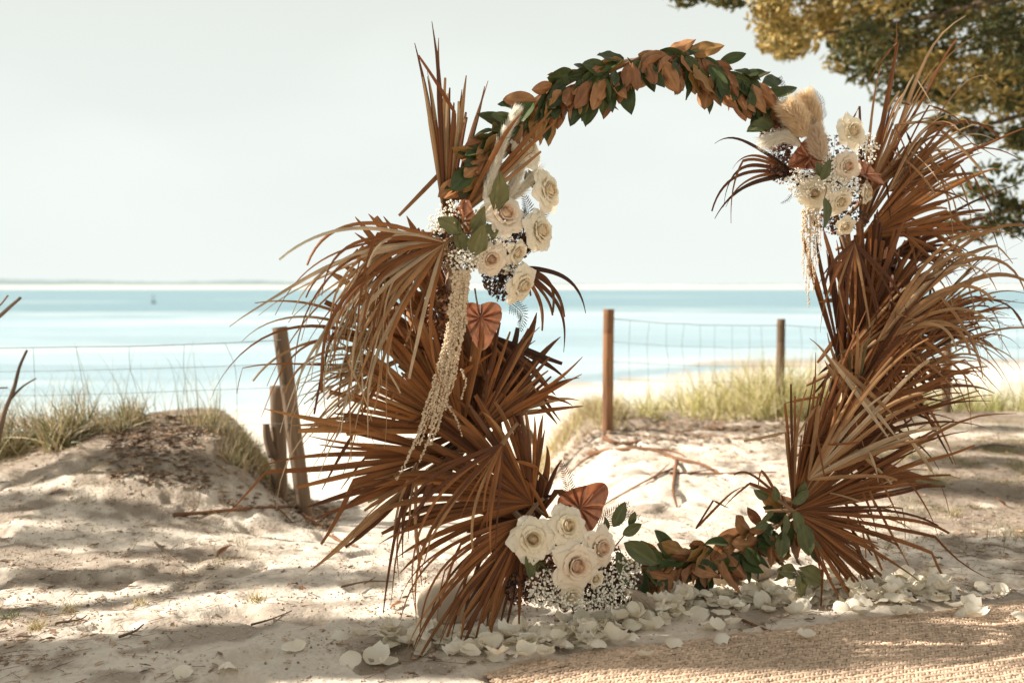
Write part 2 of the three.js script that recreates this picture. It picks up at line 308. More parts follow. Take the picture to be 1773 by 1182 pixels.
function frond(label, hub, a0, a1, n, L, q = {}) {
  seed(FS += 37);
  const o = { lv: .18, fuse: .55, wmax: 10, droop: .12, tilt: .12, bow: 0, wild: 1, kink: .12, tones: [1, 1, 2, 6, 0], fold: .55, sag: 0, tip: q.wmax && q.wmax < 10 ? .12 : .34, bunch: 3, cat: 'palm frond', name: 'dried_palm_frond', cup: .12, ...q };
  const p = H(hub[0], hub[1], hub[2] ?? 0), t = thing(o.name, label, o.cat, p, o.group);
  const mid = (a0 + a1) / 2 * DEG;
  if (o.stalk !== false) part('stalk', limb([V(0, 0, 0).addScaledVector(HZ, -.004), HX.clone().multiplyScalar(-Math.cos(mid) * .05).addScaledVector(HY, -Math.sin(mid) * .05).addScaledVector(HZ, -.03), HX.clone().multiplyScalar(-Math.cos(mid) * .1).addScaledVector(HY, -Math.sin(mid) * .09).addScaledVector(HZ, -.05)], .009, .006, 7, 8), stalkM, t);
  for (let i = 0; i < n; i++) {
    const f = n > 1 ? i / (n - 1) : .5, bn = noise2(i * .41, FS * .17), a = (lin(a0, a1, f) + gs() * (o.jit ?? 1.2) + o.bunch * 2 * noise2(i * .37, FS * .31, 3)) * DEG, edge = Math.abs(f - .5) * 2;
    const Lf = Array.isArray(L) ? (f < .5 ? lin(L[0], L[1], f * 2) : lin(L[1], L[2], f * 2 - 1)) : L;
    const dir = HX.clone().multiplyScalar(Math.cos(a)).addScaledVector(HY, Math.sin(a)).addScaledVector(HZ, o.tilt + o.cup * edge + .06 * gs() + .12 * bn).normalize();
    const side = HX.clone().multiplyScalar(-Math.sin(a)).addScaledVector(HY, Math.cos(a)); const nrm = V(0, 0, 0).crossVectors(dir, side).normalize();
    nrm.applyAxisAngle(dir, gs() * .25);
    const len = M(Lf) * (1 + o.lv * gs() * 1.4) * (1 - .12 * edge * (o.lv > 0));
    const half = n > 1 ? Math.max(Math.tan(Math.abs(a1 - a0) / (n - 1) * DEG * .5) * 1.12, .012) : .1;
    const ty = rnd(), cut = ty < .3, wisp = ty > .62; // broken short, thin and curling, or plain
    part('leaflet', leaflet({ dir, nrm, L: len * (cut ? rr(.68, .92) : wisp ? rr(1, 1.14) : 1), fuse: clamp(o.fuse + .07 * gs(), .05, .95), half, wmax: M(o.wmax) * .5 * rr(.8, 1.15), droop: o.droop * rr(.5, 1.6) * (1 + .9 * bn) + (wisp ? rr(0, .35) : 0), sag: o.sag * rr(.7, 1.3), tip: cut ? Math.max(o.tip, .55) : wisp ? .1 : o.tip * rr(.3, 1.6), bleach: rnd() < .3 ? rr(.5, 1.2) : rr(-.2, .25), bow: o.bow + .25 * bn, wild: o.wild * (wisp ? 1.9 : 1), kink: rnd() < o.kink * (wisp ? 1.5 : 1), fold: o.fold * rr(.7, 1.2), u0: rnd(), seg: o.seg, start: o.start }), palmM[pick(o.tones)], t);
  }
  return t;
}
// left column, top to bottom
frond('upright bundle of narrow brown palm blades at the top left', [772, 395, .02], 76, 99, 18, 262, { fuse: .6, wmax: 14, droop: 0, lv: .14, kink: .08, wild: .5, tones: [1, 0, 3, 2, 1], tilt: 0, cup: 0, tip: .6 });
frond('second upright palm blade bundle just behind the white top-left flowers', [778, 395, -.04], 80, 96, 12, 215, { fuse: .7, wmax: 12, droop: 0, tones: [0, 5, 1, 3], tilt: -.05, cup: 0, wild: .4 });
frond('slanted tan palm blades rising beside the white plume at left', [800, 372, .06], 40, 66, 11, 180, { fuse: .5, wmax: 11, droop: .02, tones: [3, 3, 4, 2, 1], wild: .4 });
frond('pleated palm fan opening up and left below the baby breath', [838, 652, -.02], 102, 162, 45, [250, 310, 280], { fuse: .86, wmax: 14, droop: .2, tones: [2, 2, 1, 6], lv: .06, tilt: -.05, cup: .05, fold: .8, bunch: 1.5, tip: .6 });
frond('weeping palm frond of thin tan strands falling at left of the flowers', [748, 404, .08], 182, 240, 46, [265, 265, 225], { fuse: .1, wmax: 7, droop: 1.25, sag: .6, lv: .3, tones: [3, 4, 4, 3, 2, 1], tilt: .14, wild: 1.6, kink: .25, seg: 22, jit: 10 });
frond('second curtain of pale strands hanging outside the pleated fan', [676, 428, .06], 208, 266, 30, 225, { fuse: .1, wmax: 6, droop: .4, lv: .35, tones: [4, 3, 4, 2], wild: 2, kink: .25, seg: 18, jit: 8, stalk: false });
frond('tan palm strands arching over the pleated fan and falling in front of it', [770, 420, .12], 160, 250, 22, 270, { fuse: .2, wmax: 8, droop: .8, sag: .9, lv: .3, tones: [4, 3, 2, 1], wild: 1.5, seg: 18, jit: 6, kink: .2 });
frond('thin arching palm strands reaching far left over the water', [700, 600, .03], 150, 178, 9, 280, { fuse: .15, wmax: 6, droop: .55, sag: .3, lv: .22, tones: [1, 3, 0, 2], wild: 1.4, seg: 18, jit: 4, kink: .2 });
frond('spray of pale dry strands bristling left at the leaning post', [672, 632, .05], 156, 236, 46, 155, { fuse: .12, wmax: 6, droop: .45, lv: .4, tones: [3, 4, 4, 2, 3], wild: 2.2, seg: 14, jit: 6 });
frond('wide orange-brown palm fan at the middle of the left side', [800, 748, .06], 78, 176, 51, [200, 200, 262], { fuse: .72, wmax: 16, droop: .08, tones: [2, 6, 2, 1, 2], lv: .1, tilt: -.02, tip: .5, fold: .75 });
frond('palm fan with blunt tips pointing right into the hoop', [822, 752, .05], 26, 80, 32, [155, 160, 185], { fuse: .6, wmax: 12, droop: -.02, tones: [2, 1, 6, 0], lv: .25, tilt: .02 });
frond('spiky palm frond reaching left with upturned tips above the path', [775, 785, .03], 160, 196, 14, 250, { fuse: .42, wmax: 13, droop: -.18, tones: [1, 1, 0, 2], lv: .22 });
frond('stubby broad palm blades pointing left over the bright path', [740, 815, .0], 180, 222, 10, 160, { fuse: .5, wmax: 17, droop: .05, tones: [1, 0, 3], lv: .25 });
frond('large pleated palm fan above the bottom roses', [922, 872, .1], 84, 192, 61, [130, 235, 275], { fuse: .74, wmax: 16, droop: .3, sag: .35, tones: [1, 2, 1, 0, 6], lv: .1, tilt: 0, fold: .8, bunch: 2, tip: .5 });
frond('drooping palm frond whose blades arch down to the petals', [912, 895, .13], 186, 240, 24, 262, { fuse: .3, wmax: 13, droop: .8, sag: .55, tones: [1, 0, 1, 2], lv: .2, wild: 1.1, seg: 18, tip: .2 });
frond('low palm frond with long blades brushing the sand at left', [905, 930, .1], 205, 258, 15, 200, { fuse: .35, wmax: 13, droop: .3, tones: [1, 0, 2, 1], lv: .25, seg: 16 });
frond('long curved palm blades hanging in front of the large fan', [870, 770, .2], 185, 262, 13, 240, { fuse: .12, wmax: 9, droop: .9, sag: .6, tones: [1, 3, 0, 2], lv: .35, wild: 1.6, seg: 18, jit: 6, kink: .3 });
frond('narrow palm strips hanging straight down at the left edge over the path', [722, 800, .1], 236, 268, 9, 210, { fuse: .12, wmax: 10, droop: 1.1, sag: .8, tones: [1, 3, 0], lv: .4, wild: 1.2, seg: 18, jit: 6, stalk: false });
frond('curled palm strips dangling right of the copper heart leaf', [898, 462, .02], -62, -8, 7, 125, { fuse: .2, wmax: 9, droop: 1.2, sag: 1.2, tones: [0, 1, 5], lv: .25, wild: 2.2, seg: 18, kink: .4 });
frond('short palm tips poking right above the open hoop centre', [868, 720, .02], 8, 46, 10, 112, { fuse: .5, wmax: 11, droop: 0, tones: [1, 3, 0], lv: .3, tip: .6 });
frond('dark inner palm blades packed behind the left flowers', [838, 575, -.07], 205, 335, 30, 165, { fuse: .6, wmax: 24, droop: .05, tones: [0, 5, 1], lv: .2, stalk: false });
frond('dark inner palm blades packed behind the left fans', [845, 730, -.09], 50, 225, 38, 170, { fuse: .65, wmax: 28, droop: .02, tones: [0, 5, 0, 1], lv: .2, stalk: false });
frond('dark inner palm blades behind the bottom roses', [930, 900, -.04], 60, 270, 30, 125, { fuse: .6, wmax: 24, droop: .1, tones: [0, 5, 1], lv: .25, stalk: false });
// right column
frond('tall palm frond of long arching blades at the top right', [1490, 400, .0], 58, 97, 20, 340, { fuse: .35, wmax: 13, droop: .35, lv: .3, tones: [1, 3, 0, 2, 3], wild: 1.5, seg: 16, kink: .3 });
frond('thin wispy palm blades curving right across the tree crown', [1500, 340, .05], 34, 84, 20, 300, { fuse: .2, wmax: 9, droop: .9, lv: .3, tones: [3, 3, 1, 4], wild: 1.8, seg: 18, kink: .3, jit: 4 });
frond('broad reddish palm fan right of the upper roses', [1492, 412, .04], 2, 60, 42, 255, { fuse: .62, wmax: 14, droop: .4, lv: .2, tones: [6, 2, 1, 2], seg: 16 });
frond('thin dark palm tips bending right below the tree branch', [1545, 440, -.02], -12, 44, 20, 225, { fuse: .3, wmax: 8, droop: .5, lv: .3, tones: [0, 1, 5], wild: 1.6, seg: 16, kink: .3 });
frond('upright dark pleated palm fan under the upper roses', [1500, 622, .06], 66, 112, 35, 262, { fuse: .92, wmax: 15, droop: 0, lv: .06, tones: [0, 1, 0, 6], tilt: .02, cup: 0, fold: .85, bunch: 1.5, tip: .7 });
frond('palm frond sweeping right at the middle of the right side', [1440, 645, .1], 12, 58, 45, 310, { fuse: .45, wmax: 12, droop: .45, lv: .2, tones: [1, 2, 3, 6, 1], seg: 16, kink: .25 });
frond('thin palm strands tangling at the far right edge', [1590, 565, .04], -18, 50, 34, 235, { fuse: .2, wmax: 8, droop: .5, lv: .3, tones: [3, 1, 0, 2], wild: 2.2, seg: 16, jit: 5, kink: .3 });
frond('pale broad palm blades folding over and hanging down at right', [1520, 590, .2], 18, 66, 15, 335, { fuse: .3, wmax: 17, droop: 1.2, sag: .6, lv: .2, tones: [3, 4, 3], wild: .9, seg: 20 });
frond('dry straw-tipped strands arching out to the right edge of the picture', [1560, 640, .12], 2, 58, 22, 255, { fuse: .14, wmax: 8, droop: .75, lv: .3, tones: [3, 4, 3, 1, 2], wild: 2, seg: 18, jit: 7, kink: .3, stalk: false });
frond('curling straw blades tumbling over the tree side of the upper right fan', [1540, 330, .1], 8, 78, 18, 255, { fuse: .14, wmax: 8, droop: .9, lv: .3, tones: [3, 4, 3, 1], wild: 2, seg: 18, jit: 7, kink: .35, stalk: false });
frond('dense palm frond pointing up and right below the middle', [1418, 768, .09], 12, 62, 48, 335, { fuse: .45, wmax: 12, droop: .25, lv: .2, tones: [1, 2, 6, 0, 1], seg: 16, kink: .2 });
frond('small fan of stiff blunt blades on the inner right side', [1482, 705, .12], 98, 142, 12, 150, { fuse: .45, wmax: 10, droop: 0, lv: .2, tones: [3, 1, 7] });
frond('large palm frond standing up from the right end of the garland', [1374, 884, .12], 20, 103, 70, [300, 250, 255], { fuse: .5, wmax: 12, droop: .06, lv: .25, tones: [1, 2, 1, 0, 3], kink: .22, tip: .5 });
frond('palm frond with long blades lying out to the right', [1376, 884, .14], -20, 26, 42, 290, { fuse: .42, wmax: 12, droop: .22, lv: .32, tones: [1, 0, 2, 1, 3], kink: .32, tip: .5, wild: 1.8, jit: 4 });
frond('palm blades fanning down onto the petals at right', [1384, 892, .16], -70, -14, 38, 235, { fuse: .4, wmax: 10, droop: .15, lv: .22, tones: [1, 0, 2, 1], seg: 15, kink: .25 });
frond('crossed pale palm sticks lying over the right frond', [1440, 620, .24], -62, -40, 3, 180, { fuse: .6, wmax: 9, droop: 0, lv: .1, tones: [4, 3], stalk: false, wild: .3, kink: 0 });
frond('loose tan blades crossing upward over the right frond', [1400, 830, .22], 8, 78, 16, 260, { fuse: .3, wmax: 11, droop: .3, lv: .35, tones: [3, 4, 3, 2], wild: 1.6, seg: 15, jit: 9, stalk: false, kink: .3 });
frond('thin tan strips dangling down the front of the right side', [1480, 420, .16], 200, 320, 16, 200, { fuse: .15, wmax: 8, droop: .7, sag: .5, lv: .35, tones: [3, 1, 0, 2], wild: 1.8, seg: 16, jit: 8, stalk: false, kink: .3 });
frond('thin dark palm strips arching left from the upper right flowers', [1378, 300, .04], 158, 188, 7, 220, { fuse: .25, wmax: 8, droop: 1.0, sag: .35, lv: .2, tones: [0, 5, 1], wild: .8, seg: 18 });
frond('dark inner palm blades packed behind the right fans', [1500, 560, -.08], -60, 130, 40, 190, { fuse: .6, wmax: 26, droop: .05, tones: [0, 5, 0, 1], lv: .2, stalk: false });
frond('dark upright palm fan filling the right side below the first one', [1462, 655, .0], 58, 118, 30, 250, { fuse: .7, wmax: 14, droop: .05, tones: [0, 1, 5, 6], lv: .15 });
frond('dark palm frond filling the waist of the right side', [1455, 700, .03], 4, 74, 40, 275, { fuse: .5, wmax: 13, droop: .3, tones: [0, 1, 5, 1], lv: .22, kink: .25 });
frond('short dark palm blades wrapped round the bare hoop at right', [1478, 612, .03], 190, 300, 20, 120, { fuse: .5, wmax: 16, droop: .1, tones: [0, 1, 5], lv: .3, stalk: false });
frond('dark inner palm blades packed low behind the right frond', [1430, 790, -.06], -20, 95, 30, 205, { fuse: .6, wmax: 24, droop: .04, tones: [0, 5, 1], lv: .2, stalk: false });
frond('two thin stiff blades leaning into the hoop above the sandbag', [1205, 915, -.02], 52, 62, 2, 115, { fuse: .5, wmax: 5, droop: .05, tones: [1, 0], stalk: false, lv: .3 });
frond('long bent blade reaching left from the foot of the right frond', [1345, 855, .1], 128, 158, 3, 150, { fuse: .3, wmax: 7, droop: .7, tones: [1, 2], seg: 16, stalk: false });
// ---------------------------------------------------------------- leaf garlands
function leafGeo(v, top, under, ratio = .4, heart = 0) { // two skins 2 mm apart: upper (+z) and under side
  const N = 9, K = 4, pos = [], uv = [], idx = [], col = []; seed(900 + v * 13);
  const bend = rr(-.5, .65), tw = rr(-.7, .7), cup = rr(.1, .5), wv = rr(.0, .05), wob = rnd() * 9, off = .008;
  for (const s of [1, -1]) {
    const b0 = pos.length / 3;
    for (let i = 0; i <= N; i++) for (let k = -K; k <= K; k++) {
      const t = i / N, u = k / K; let w = ratio * .5 * Math.pow(Math.sin(Math.PI * Math.pow(clamp(t, .004, .996), heart ? .55 : .85)), heart ? .6 : .75) * (heart ? 1 - .25 * t : 1);
      const x = t - (heart ? .14 * (1 - Math.abs(2 * Math.abs(u) - 1)) * (1 - t) * (1 - t) * (Math.abs(u) > .02 ? 1.8 : 0) : 0), y = u * w;
      let z = cup * Math.abs(u) * w * 1.1 - bend * t * t * .35 + .03 * noise2(t * 4 + wob, u * 1.5, v) + tw * t * y; z += wv * Math.sin(t * 14 + wob) * Math.abs(u) ; z += s * off * .5 * (1 - Math.abs(u) * .8);
      pos.push(x, y, z); uv.push(u * .3, t);
      const c = s > 0 ? top : under, vein = Math.abs(u) < .02 ? 1.18 : 1, mott = 1 + .4 * noise2(t * 6 + v, u * 3, v * 2) - .16 * Math.pow(Math.abs(Math.sin((t * 9 - Math.abs(u) * 2.2) * 3.14)), 6);
      col.push(c[0] * vein * mott, c[1] * vein * mott, c[2] * vein * mott);
    }
    const w = 2 * K + 1; for (let i = 0; i < N; i++) for (let k = 0; k < 2 * K; k++) { const a = b0 + i * w + k, b = a + w; s > 0 ? idx.push(a, b, a + 1, b, b + 1, a + 1) : idx.push(a, a + 1, b, b, a + 1, b + 1); }
  }
  return geoFrom(pos, uv, idx, col);
}
const leafM = thin([1, 1, 1], .12, { vertexColors: true, roughness: .48, specularIntensity: .6 });
const GREEN = [.055, .075, .022], COP = [[.33, .145, .055], [.26, .11, .042], [.37, .18, .075], [.21, .085, .036], [.31, .165, .05]];
const magnolia = Array.from({ length: 18 }, (_, i) => leafGeo(i, [GREEN[0] * rrC(i), GREEN[1] * rrC(i + 3), GREEN[2]], COP[i % 5], .36 + .14 * ((i * 7 % 5) / 4)));
function rrC(i) { return .8 + .5 * ((i * 37 % 11) / 11); }
const euca = Array.from({ length: 5 }, (_, i) => leafGeo(40 + i, [.17, .165, .065], [.22, .20, .09], .85, 1));
const eucaLong = Array.from({ length: 4 }, (_, i) => leafGeo(60 + i, [.11, .125, .05], [.16, .165, .085], .5));
function placeLeaf(parent, geo, mat, base, dir, nrm, len, name = 'leaf') {
  const m = part(name, geo, mat, parent, base); const x = dir.clone().normalize(), z = nrm.clone().addScaledVector(x, -nrm.dot(x)).normalize(), y = V(0, 0, 0).crossVectors(z, x);
  m.quaternion.setFromRotationMatrix(new THREE.Matrix4().makeBasis(x, y, z)); m.scale.setScalar(len); return m;
}
const hdir = (deg, z = 0) => HX.clone().multiplyScalar(Math.cos(deg * DEG)).addScaledVector(HY, Math.sin(deg * DEG)).addScaledVector(HZ, z);
function garland(label, path, n, thick, angle, frontBrown, size, s0, twigMat) {
  seed(s0);
  const c = new THREE.CatmullRomCurve3(path.map(([x, y]) => V(x, y, 0))), o = H(path[0][0], path[0][1]);
  const t = thing('leaf_garland', label, 'garland', o);
  part('branch', limb(c.getPoints(20).map((p) => H(p.x, p.y, .012).sub(o)), .008, .007, 7, 40, .4), twigMat, t);
  for (let i = 0; i < n; i++) {
    const f = (i + rnd()) / n, p = c.getPointAt(f), q = rr(-1, 1), up = q * thick(f), off = .02 + .06 * (1 - q * q) * rr(.2, 1);
    const b = H(p.x + gs() * 9, p.y - up * .8 + 4, off).sub(o), brown = rnd() < frontBrown(f, q), a = angle(f, q) + gs() * 22;
    const nr = hdir(rr(0, 360), 0).multiplyScalar(.55).addScaledVector(HZ, brown ? -1 : 1); if (!brown && rnd() < .5) nr.addScaledVector(HY, .8);
    placeLeaf(t, magnolia[Math.floor(rnd() * 18)], leafM, b, hdir(a, rr(-.1, .45)), nr, M(size) * rr(.62, 1.22));
  }
  return t;
}
const twigM = std({ color: LCR([.2, .12, .07]) });
garland('arched garland of copper and dark green leaves over the hoop top', [[812, 318], [835, 280], [870, 235], [915, 195], [965, 160], [1030, 136], [1090, 108], [1135, 94], [1190, 106], [1250, 126], [1310, 154], [1355, 190]], 290,
  (f) => (f < .3 ? 16 : f < .56 ? 27 : 22) * (1 + .9 * noise2(f * 11, 3)), (f, q) => f < .55 ? (q > .5 ? rr(170, 225) : lin(212, 258, clamp(f * 1.8 - q * .3))) : (q > .5 ? rr(-75, 25) : lin(245, 300, f) + (rnd() < .4 ? -50 : 0)), (f, q) => q > .45 ? .4 : .74, 54, 400, twigM);
garland('low garland of orange-brown leaves along the hoop bottom', [[1105, 985], [1150, 978], [1200, 970], [1250, 955], [1300, 935], [1345, 910], [1385, 885]], 120,
  (f) => 24, (f, q) => q > .3 ? rr(120, 215) : rr(195, 330), (f, q) => .76, 58, 500, twigM);

// ---------------------------------------------------------------- roses
const petalM = new THREE.MeshPhysicalMaterial({ vertexColors: true, roughness: .9, transmission: .28, thickness: 0, side: THREE.DoubleSide, specularIntensity: .3, sheen: .3, sheenRoughness: .6, sheenColor: LCR([1, .95, .85]) });
const calyxM = std({ color: LCR([.1, .13, .05]) });
function rosePetal(r, Hh, a, hw, curl, pointy, ph, s, tint) {
  const N = 8, K = 5, pos = [], uv = [], idx = [], col = [];
  for (let i = 0; i <= N; i++) for (let k = -K; k <= K; k++) {
    const t = i / N, u = k / K; const wid = Math.pow(Math.sin(Math.PI * (.08 + .62 * t)), .8) * (t > .72 ? 1 - (pointy * .85 + .1) * Math.pow((t - .72) / .28, 2) * Math.abs(1) : 1);
    const ang = ph + u * hw * (wid + .05); const edgeDrop = Math.pow(Math.abs(u), 2.4) * .16 * t;
    let rho = r * (a + (1 - a) * Math.pow(t, .8)), z = Hh * (t - edgeDrop);
    const c = Math.max(0, t - .55) / .45; rho += curl * r * c * c * (.9 + pointy * .3 * (1 - Math.abs(u))); z -= curl * r * .9 * c * c;
    rho *= 1 + .07 * noise2(u * 2 + s, t * 2, s); z += .05 * noise2(u * 2.2 + s * 2, t * 2.4, s) * (.4 + r);
    pos.push(rho * Math.cos(ang), rho * Math.sin(ang), z); uv.push(u, t);
    const b = .93 + .07 * t, br = sstep(.86, 1, t) * sstep(.05, .35, noise2(u * 3 + s, s * 1.7, 4)) * .6 * (r > .4 ? 1 : 0); col.push(lin(tint[0] * b, .62, br), lin(tint[1] * b * lin(.96, 1, t), .46, br), lin(tint[2] * b * lin(.86, 1, t), .27, br));
  }
  const w = 2 * K + 1; for (let i = 0; i < N; i++) for (let k = 0; k < 2 * K; k++) { const q = i * w + k, b = q + w; idx.push(q, q + 1, b, b, q + 1, b + 1); }
  return geoFrom(pos, uv, idx, col);
}
function roseProto(v) { // unit radius, facing +z; petal geometries from the tight heart to the reflexed outer ring
  seed(3000 + v * 71); const g = [];
  const W = [.91, .86, .74], C = v === 2 ? [.88, .73, .58] : [.89, .80, .62];
  { const pos = [], uv = [], idx = [], col = [], N = 90, K = 5; // heart: one tight spiral of rolled petals
    for (let i = 0; i <= N; i++) for (let k = 0; k <= K; k++) { const t = i / N, h = k / K, a = t * 6.283 * 4.2, r = lin(.006, .235, Math.pow(t, .8)) * (1 + .10 * Math.sin(a * 1.7 + v)), top = .50 - .05 * t + .03 * Math.sin(a * 1.3 + v); const q = r * lin(.75, 1, Math.sin(h * 2.2)) * (h > .8 ? 1.06 : 1); pos.push(q * Math.cos(a), q * Math.sin(a), lin(.02, top, h)); uv.push(t, h); const b = lin(.9, 1, h); col.push(C[0] * b, C[1] * b * lin(.9, 1, t), C[2] * b * lin(.78, 1, t)); }
    for (let i = 0; i < N; i++) for (let k = 0; k < K; k++) { const q = i * (K + 1) + k, b = q + K + 1; idx.push(q, q + 1, b, b, q + 1, b + 1); } const bud = new THREE.SphereGeometry(1, 14, 10); bud.scale(.21, .21, .32); bud.translate(0, 0, .1); const bc = []; for (let i = 0; i < bud.attributes.position.count; i++) bc.push(C[0] * .95, C[1] * .88, C[2] * .8); bud.setAttribute('color', new THREE.Float32BufferAttribute(bc, 3)); g.push(mergeGeometries([geoFrom(pos, uv, idx, col), bud])); }
  const layers = [[4, .25, .45, .82, 1.05, .1, 0], [5, .31, .40, .72, .85, .25, .05], [5, .44, .34, .62, .75, .32, .25], [5, .66, .24, .42, .66, .34, .8], [6, .86, .06, .3, .58, .2, 1]]; if (v === 3) { layers.splice(5, 2); layers[4] = [5, .5, .4, .7, .8, .3, .3]; } if (v === 4) { layers[5] = [4, .7, .2, .35, .72, .25, 1]; layers[6] = [5, 1.0, .02, .25, .5, .12, 1.15]; }
  layers.forEach(([n, r, h, a, hw, cu, pt], l) => { const ph0 = rnd() * 6; if (v === 1 && l === 6) n = 4; for (let i = 0; i < n; i++) { const tint = W.map((x, k) => lin(C[k], x, l / 6)); g.push(rosePetal(r * rr(.93, 1.07), h * rr(.9, 1.1) + .05, a, hw * rr(.9, 1.1), cu * rr(.6, 1.3), pt * rr(.5, 1), ph0 + i / n * 2 * Math.PI + gs() * .18, v * 31 + l * 7 + i, tint)); } });
  return g;
}
const roseG = [0, 1, 2, 3, 4].map(roseProto), calyxG = (() => { const g = new THREE.LatheGeometry([[.02, -.5], [.09, -.42], [.16, -.2], [.2, .02]].map((p) => new THREE.Vector2(...p)), 14); g.rotateX(Math.PI / 2); return g; })();
function rose(px, py, off, rpx, face, v, label, yaw = 0) { // face: [right, up, toward] direction the rose looks
  const p = H(px, py, off), t = thing('white_rose', label, 'rose', p); const n = HX.clone().multiplyScalar(face[0]).addScaledVector(HY, face[1]).addScaledVector(HZ, face[2]).normalize();
  t.quaternion.setFromUnitVectors(V(0, 0, 1), n); t.rotateZ(yaw); t.scale.setScalar(M(rpx) * rr(.96, 1.06));
  for (const g of roseG[v]) part('petal', g, petalM, t); part('calyx', calyxG, calyxM, t, V(0, 0, -.07));
  return t;
}
const R3 = [
  [908, 256, .04, 36, [.45, .35, .85], 4, 'white rose with ragged petals, highest of the left flowers under the garland'],
  [945, 330, .07, 36, [.5, .15, .85], 0, 'white rose jutting farthest right from the left flowers'],
  [872, 372, .12, 39, [.15, .35, .9], 2, 'large cream rose under the round green leaf of the left flowers'],
  [932, 400, .1, 34, [.5, .1, .85], 4, 'white rose leaning right beneath the jutting rose'],
  [892, 436, .12, 27, [.4, -.3, .8], 3, 'cream rose facing down at the middle of the left flowers'],
  [850, 448, .13, 28, [-.1, -.2, 1], 2, 'cream rose just above the hanging tassel at left'],
  [901, 492, .11, 34, [.45, -.35, .8], 4, 'yellowish rose at the lower right of the left flowers, over the water'],
  [1473, 228, .12, 36, [.1, .15, 1], 0, 'white open rose at the top of the right flowers'],
  [1466, 288, .15, 31, [-.1, -.1, 1], 2, 'white round rose in the middle of the right flowers'],
  [1410, 334, .12, 33, [-.4, -.2, .9], 1, 'cream rose at the left of the right flowers over the tassel'],
  [1455, 348, .15, 28, [0, -.4, .9], 0, 'cream rose in the lower middle of the right flowers, under baby breath'],
  [1497, 333, .11, 28, [.5, -.1, .8], 3, 'cream rose at the lower right of the right flowers'],
  [1463, 390, .14, 24, [-.2, -.5, .8], 3, 'small white rose hanging lowest of the right flowers over the palm'],
  [922, 933, .20, 38, [-.25, .2, 1], 4, 'white star-shaped rose at the left of the bottom flowers'],
  [981, 911, .21, 33, [.05, .35, 1], 4, 'white rose at the top of the bottom flowers below the copper leaf'],
  [1037, 948, .21, 36, [.3, .1, 1], 2, 'peach-hearted rose at the right of the bottom flowers'],
  [996, 978, .25, 41, [0, .05, 1], 2, 'largest rose with peach spiral heart in the centre of the bottom flowers'],
  [1030, 1001, .23, 20, [.2, -.1, 1], 3, 'smallest rose tucked under the peach-hearted rose'],
  [990, 1030, .21, 24, [-.1, -.3, 1], 1, 'cream rose low among the baby breath at the bottom'],
];
R3.forEach((r, i) => rose(...r, i * 1.3));

// ---------------------------------------------------------------- copper anthurium leaves
const copperM = std({ color: LCR([1, 1, 1]), vertexColors: true, metalness: .75, roughness: .36, side: THREE.DoubleSide });
const copperG = (() => { const N = 30, K = 48, pos = [], uv = [], idx = [], col = []; // heart with raised cushions between sunken veins, pointing +x, lobes behind
  const veins = [0, .55, 1.15, 1.75, 2.35, 2.9];
  for (let i = 0; i <= N; i++) for (let k = 0; k <= K * 2; k++) { const th = (k / (K * 2) * 2 - 1) * Math.PI * .995, rho = i / N, at = Math.abs(th); const R = .52 * (1 - .42 * at / Math.PI) * (1 + .55 * Math.exp(-Math.pow(th / .42, 2))) * (1 + .42 * Math.exp(-Math.pow((at - 2.25) / .6, 2)));
    const x = rho * R * Math.cos(th), y = rho * R * Math.sin(th) * 1.08; let dv = 9; for (const v of veins) dv = Math.min(dv, Math.abs(at - v - .1 * rho * (v > 0 ? 1 : 0))); dv *= (.25 + rho); const cross = .35 * Math.pow(Math.abs(Math.sin(rho * 11 - at * 2.2 + 1.5 * noise2(x * 6, y * 6, 2))), .7);
    const groove = Math.exp(-Math.pow(dv / .075, 2)), z = -.05 * groove * Math.min(1, rho * 3) + .018 * cross * (1 - groove) * rho + .16 * rho * rho * Math.abs(Math.sin(th)) - .1 * Math.pow(Math.max(0, x), 2) + .05 * noise2(x * 5, y * 5, 3) * rho; pos.push(x, y, z); uv.push(x, y); const c = (1 - .5 * groove) * (.78 + .35 * cross); col.push(.56 * c, .24 * c, .135 * c); }
  const w = 2 * K + 1; for (let i = 0; i < N; i++) for (let k = 0; k < 2 * K; k++) { const a = i * w + k, b = a + w; idx.push(a, b, a + 1, b, b + 1, a + 1); } return geoFrom(pos, uv, idx, col); })();
const copperStem = std({ color: LCR([.45, .2, .11]), metalness: .6, roughness: .4 });
function anthurium(px, py, off, size, deg, nrm, label) {
  const t = thing('anthurium', label, 'anthurium', H(px, py, off)); placeLeaf(t, copperG, copperM, V(0, 0, 0), hdir(deg, .1), HX.clone().multiplyScalar(nrm[0]).addScaledVector(HY, nrm[1]).addScaledVector(HZ, nrm[2]), M(size), 'spathe');
  const sp = hdir(deg + 20, .5).multiplyScalar(M(size) * .42); part('spadix', limb([V(0, 0, 0).addScaledVector(HZ, .004), sp.clone().multiplyScalar(.5).addScaledVector(HZ, .01), sp], .005, .003, 8, 10, .3), copperStem, t);
  part('stem', limb([V(0, 0, 0), hdir(deg + 180, -.6).multiplyScalar(.05), hdir(deg + 170, -1).multiplyScalar(.1)], .003, .003, 6, 6), twigM, t);
}
anthurium(832, 550, .12, 64, -88, [.1, .1, 1], 'copper heart-shaped leaf beside the cream tassel at left');
anthurium(1004, 880, .14, 74, 38, [-.2, .2, 1], 'copper heart-shaped leaf above the bottom roses');
anthurium(1402, 272, .12, 60, 200, [-.5, .2, .9], 'cupped copper leaf left of the upper right roses');
anthurium(1500, 302, .13, 56, -20, [.1, .7, .7], 'copper leaf tucked between roses of the upper right flowers');
anthurium(800, 384, .14, 44, 80, [0, .3, 1], 'small copper leaf among the baby breath at left');

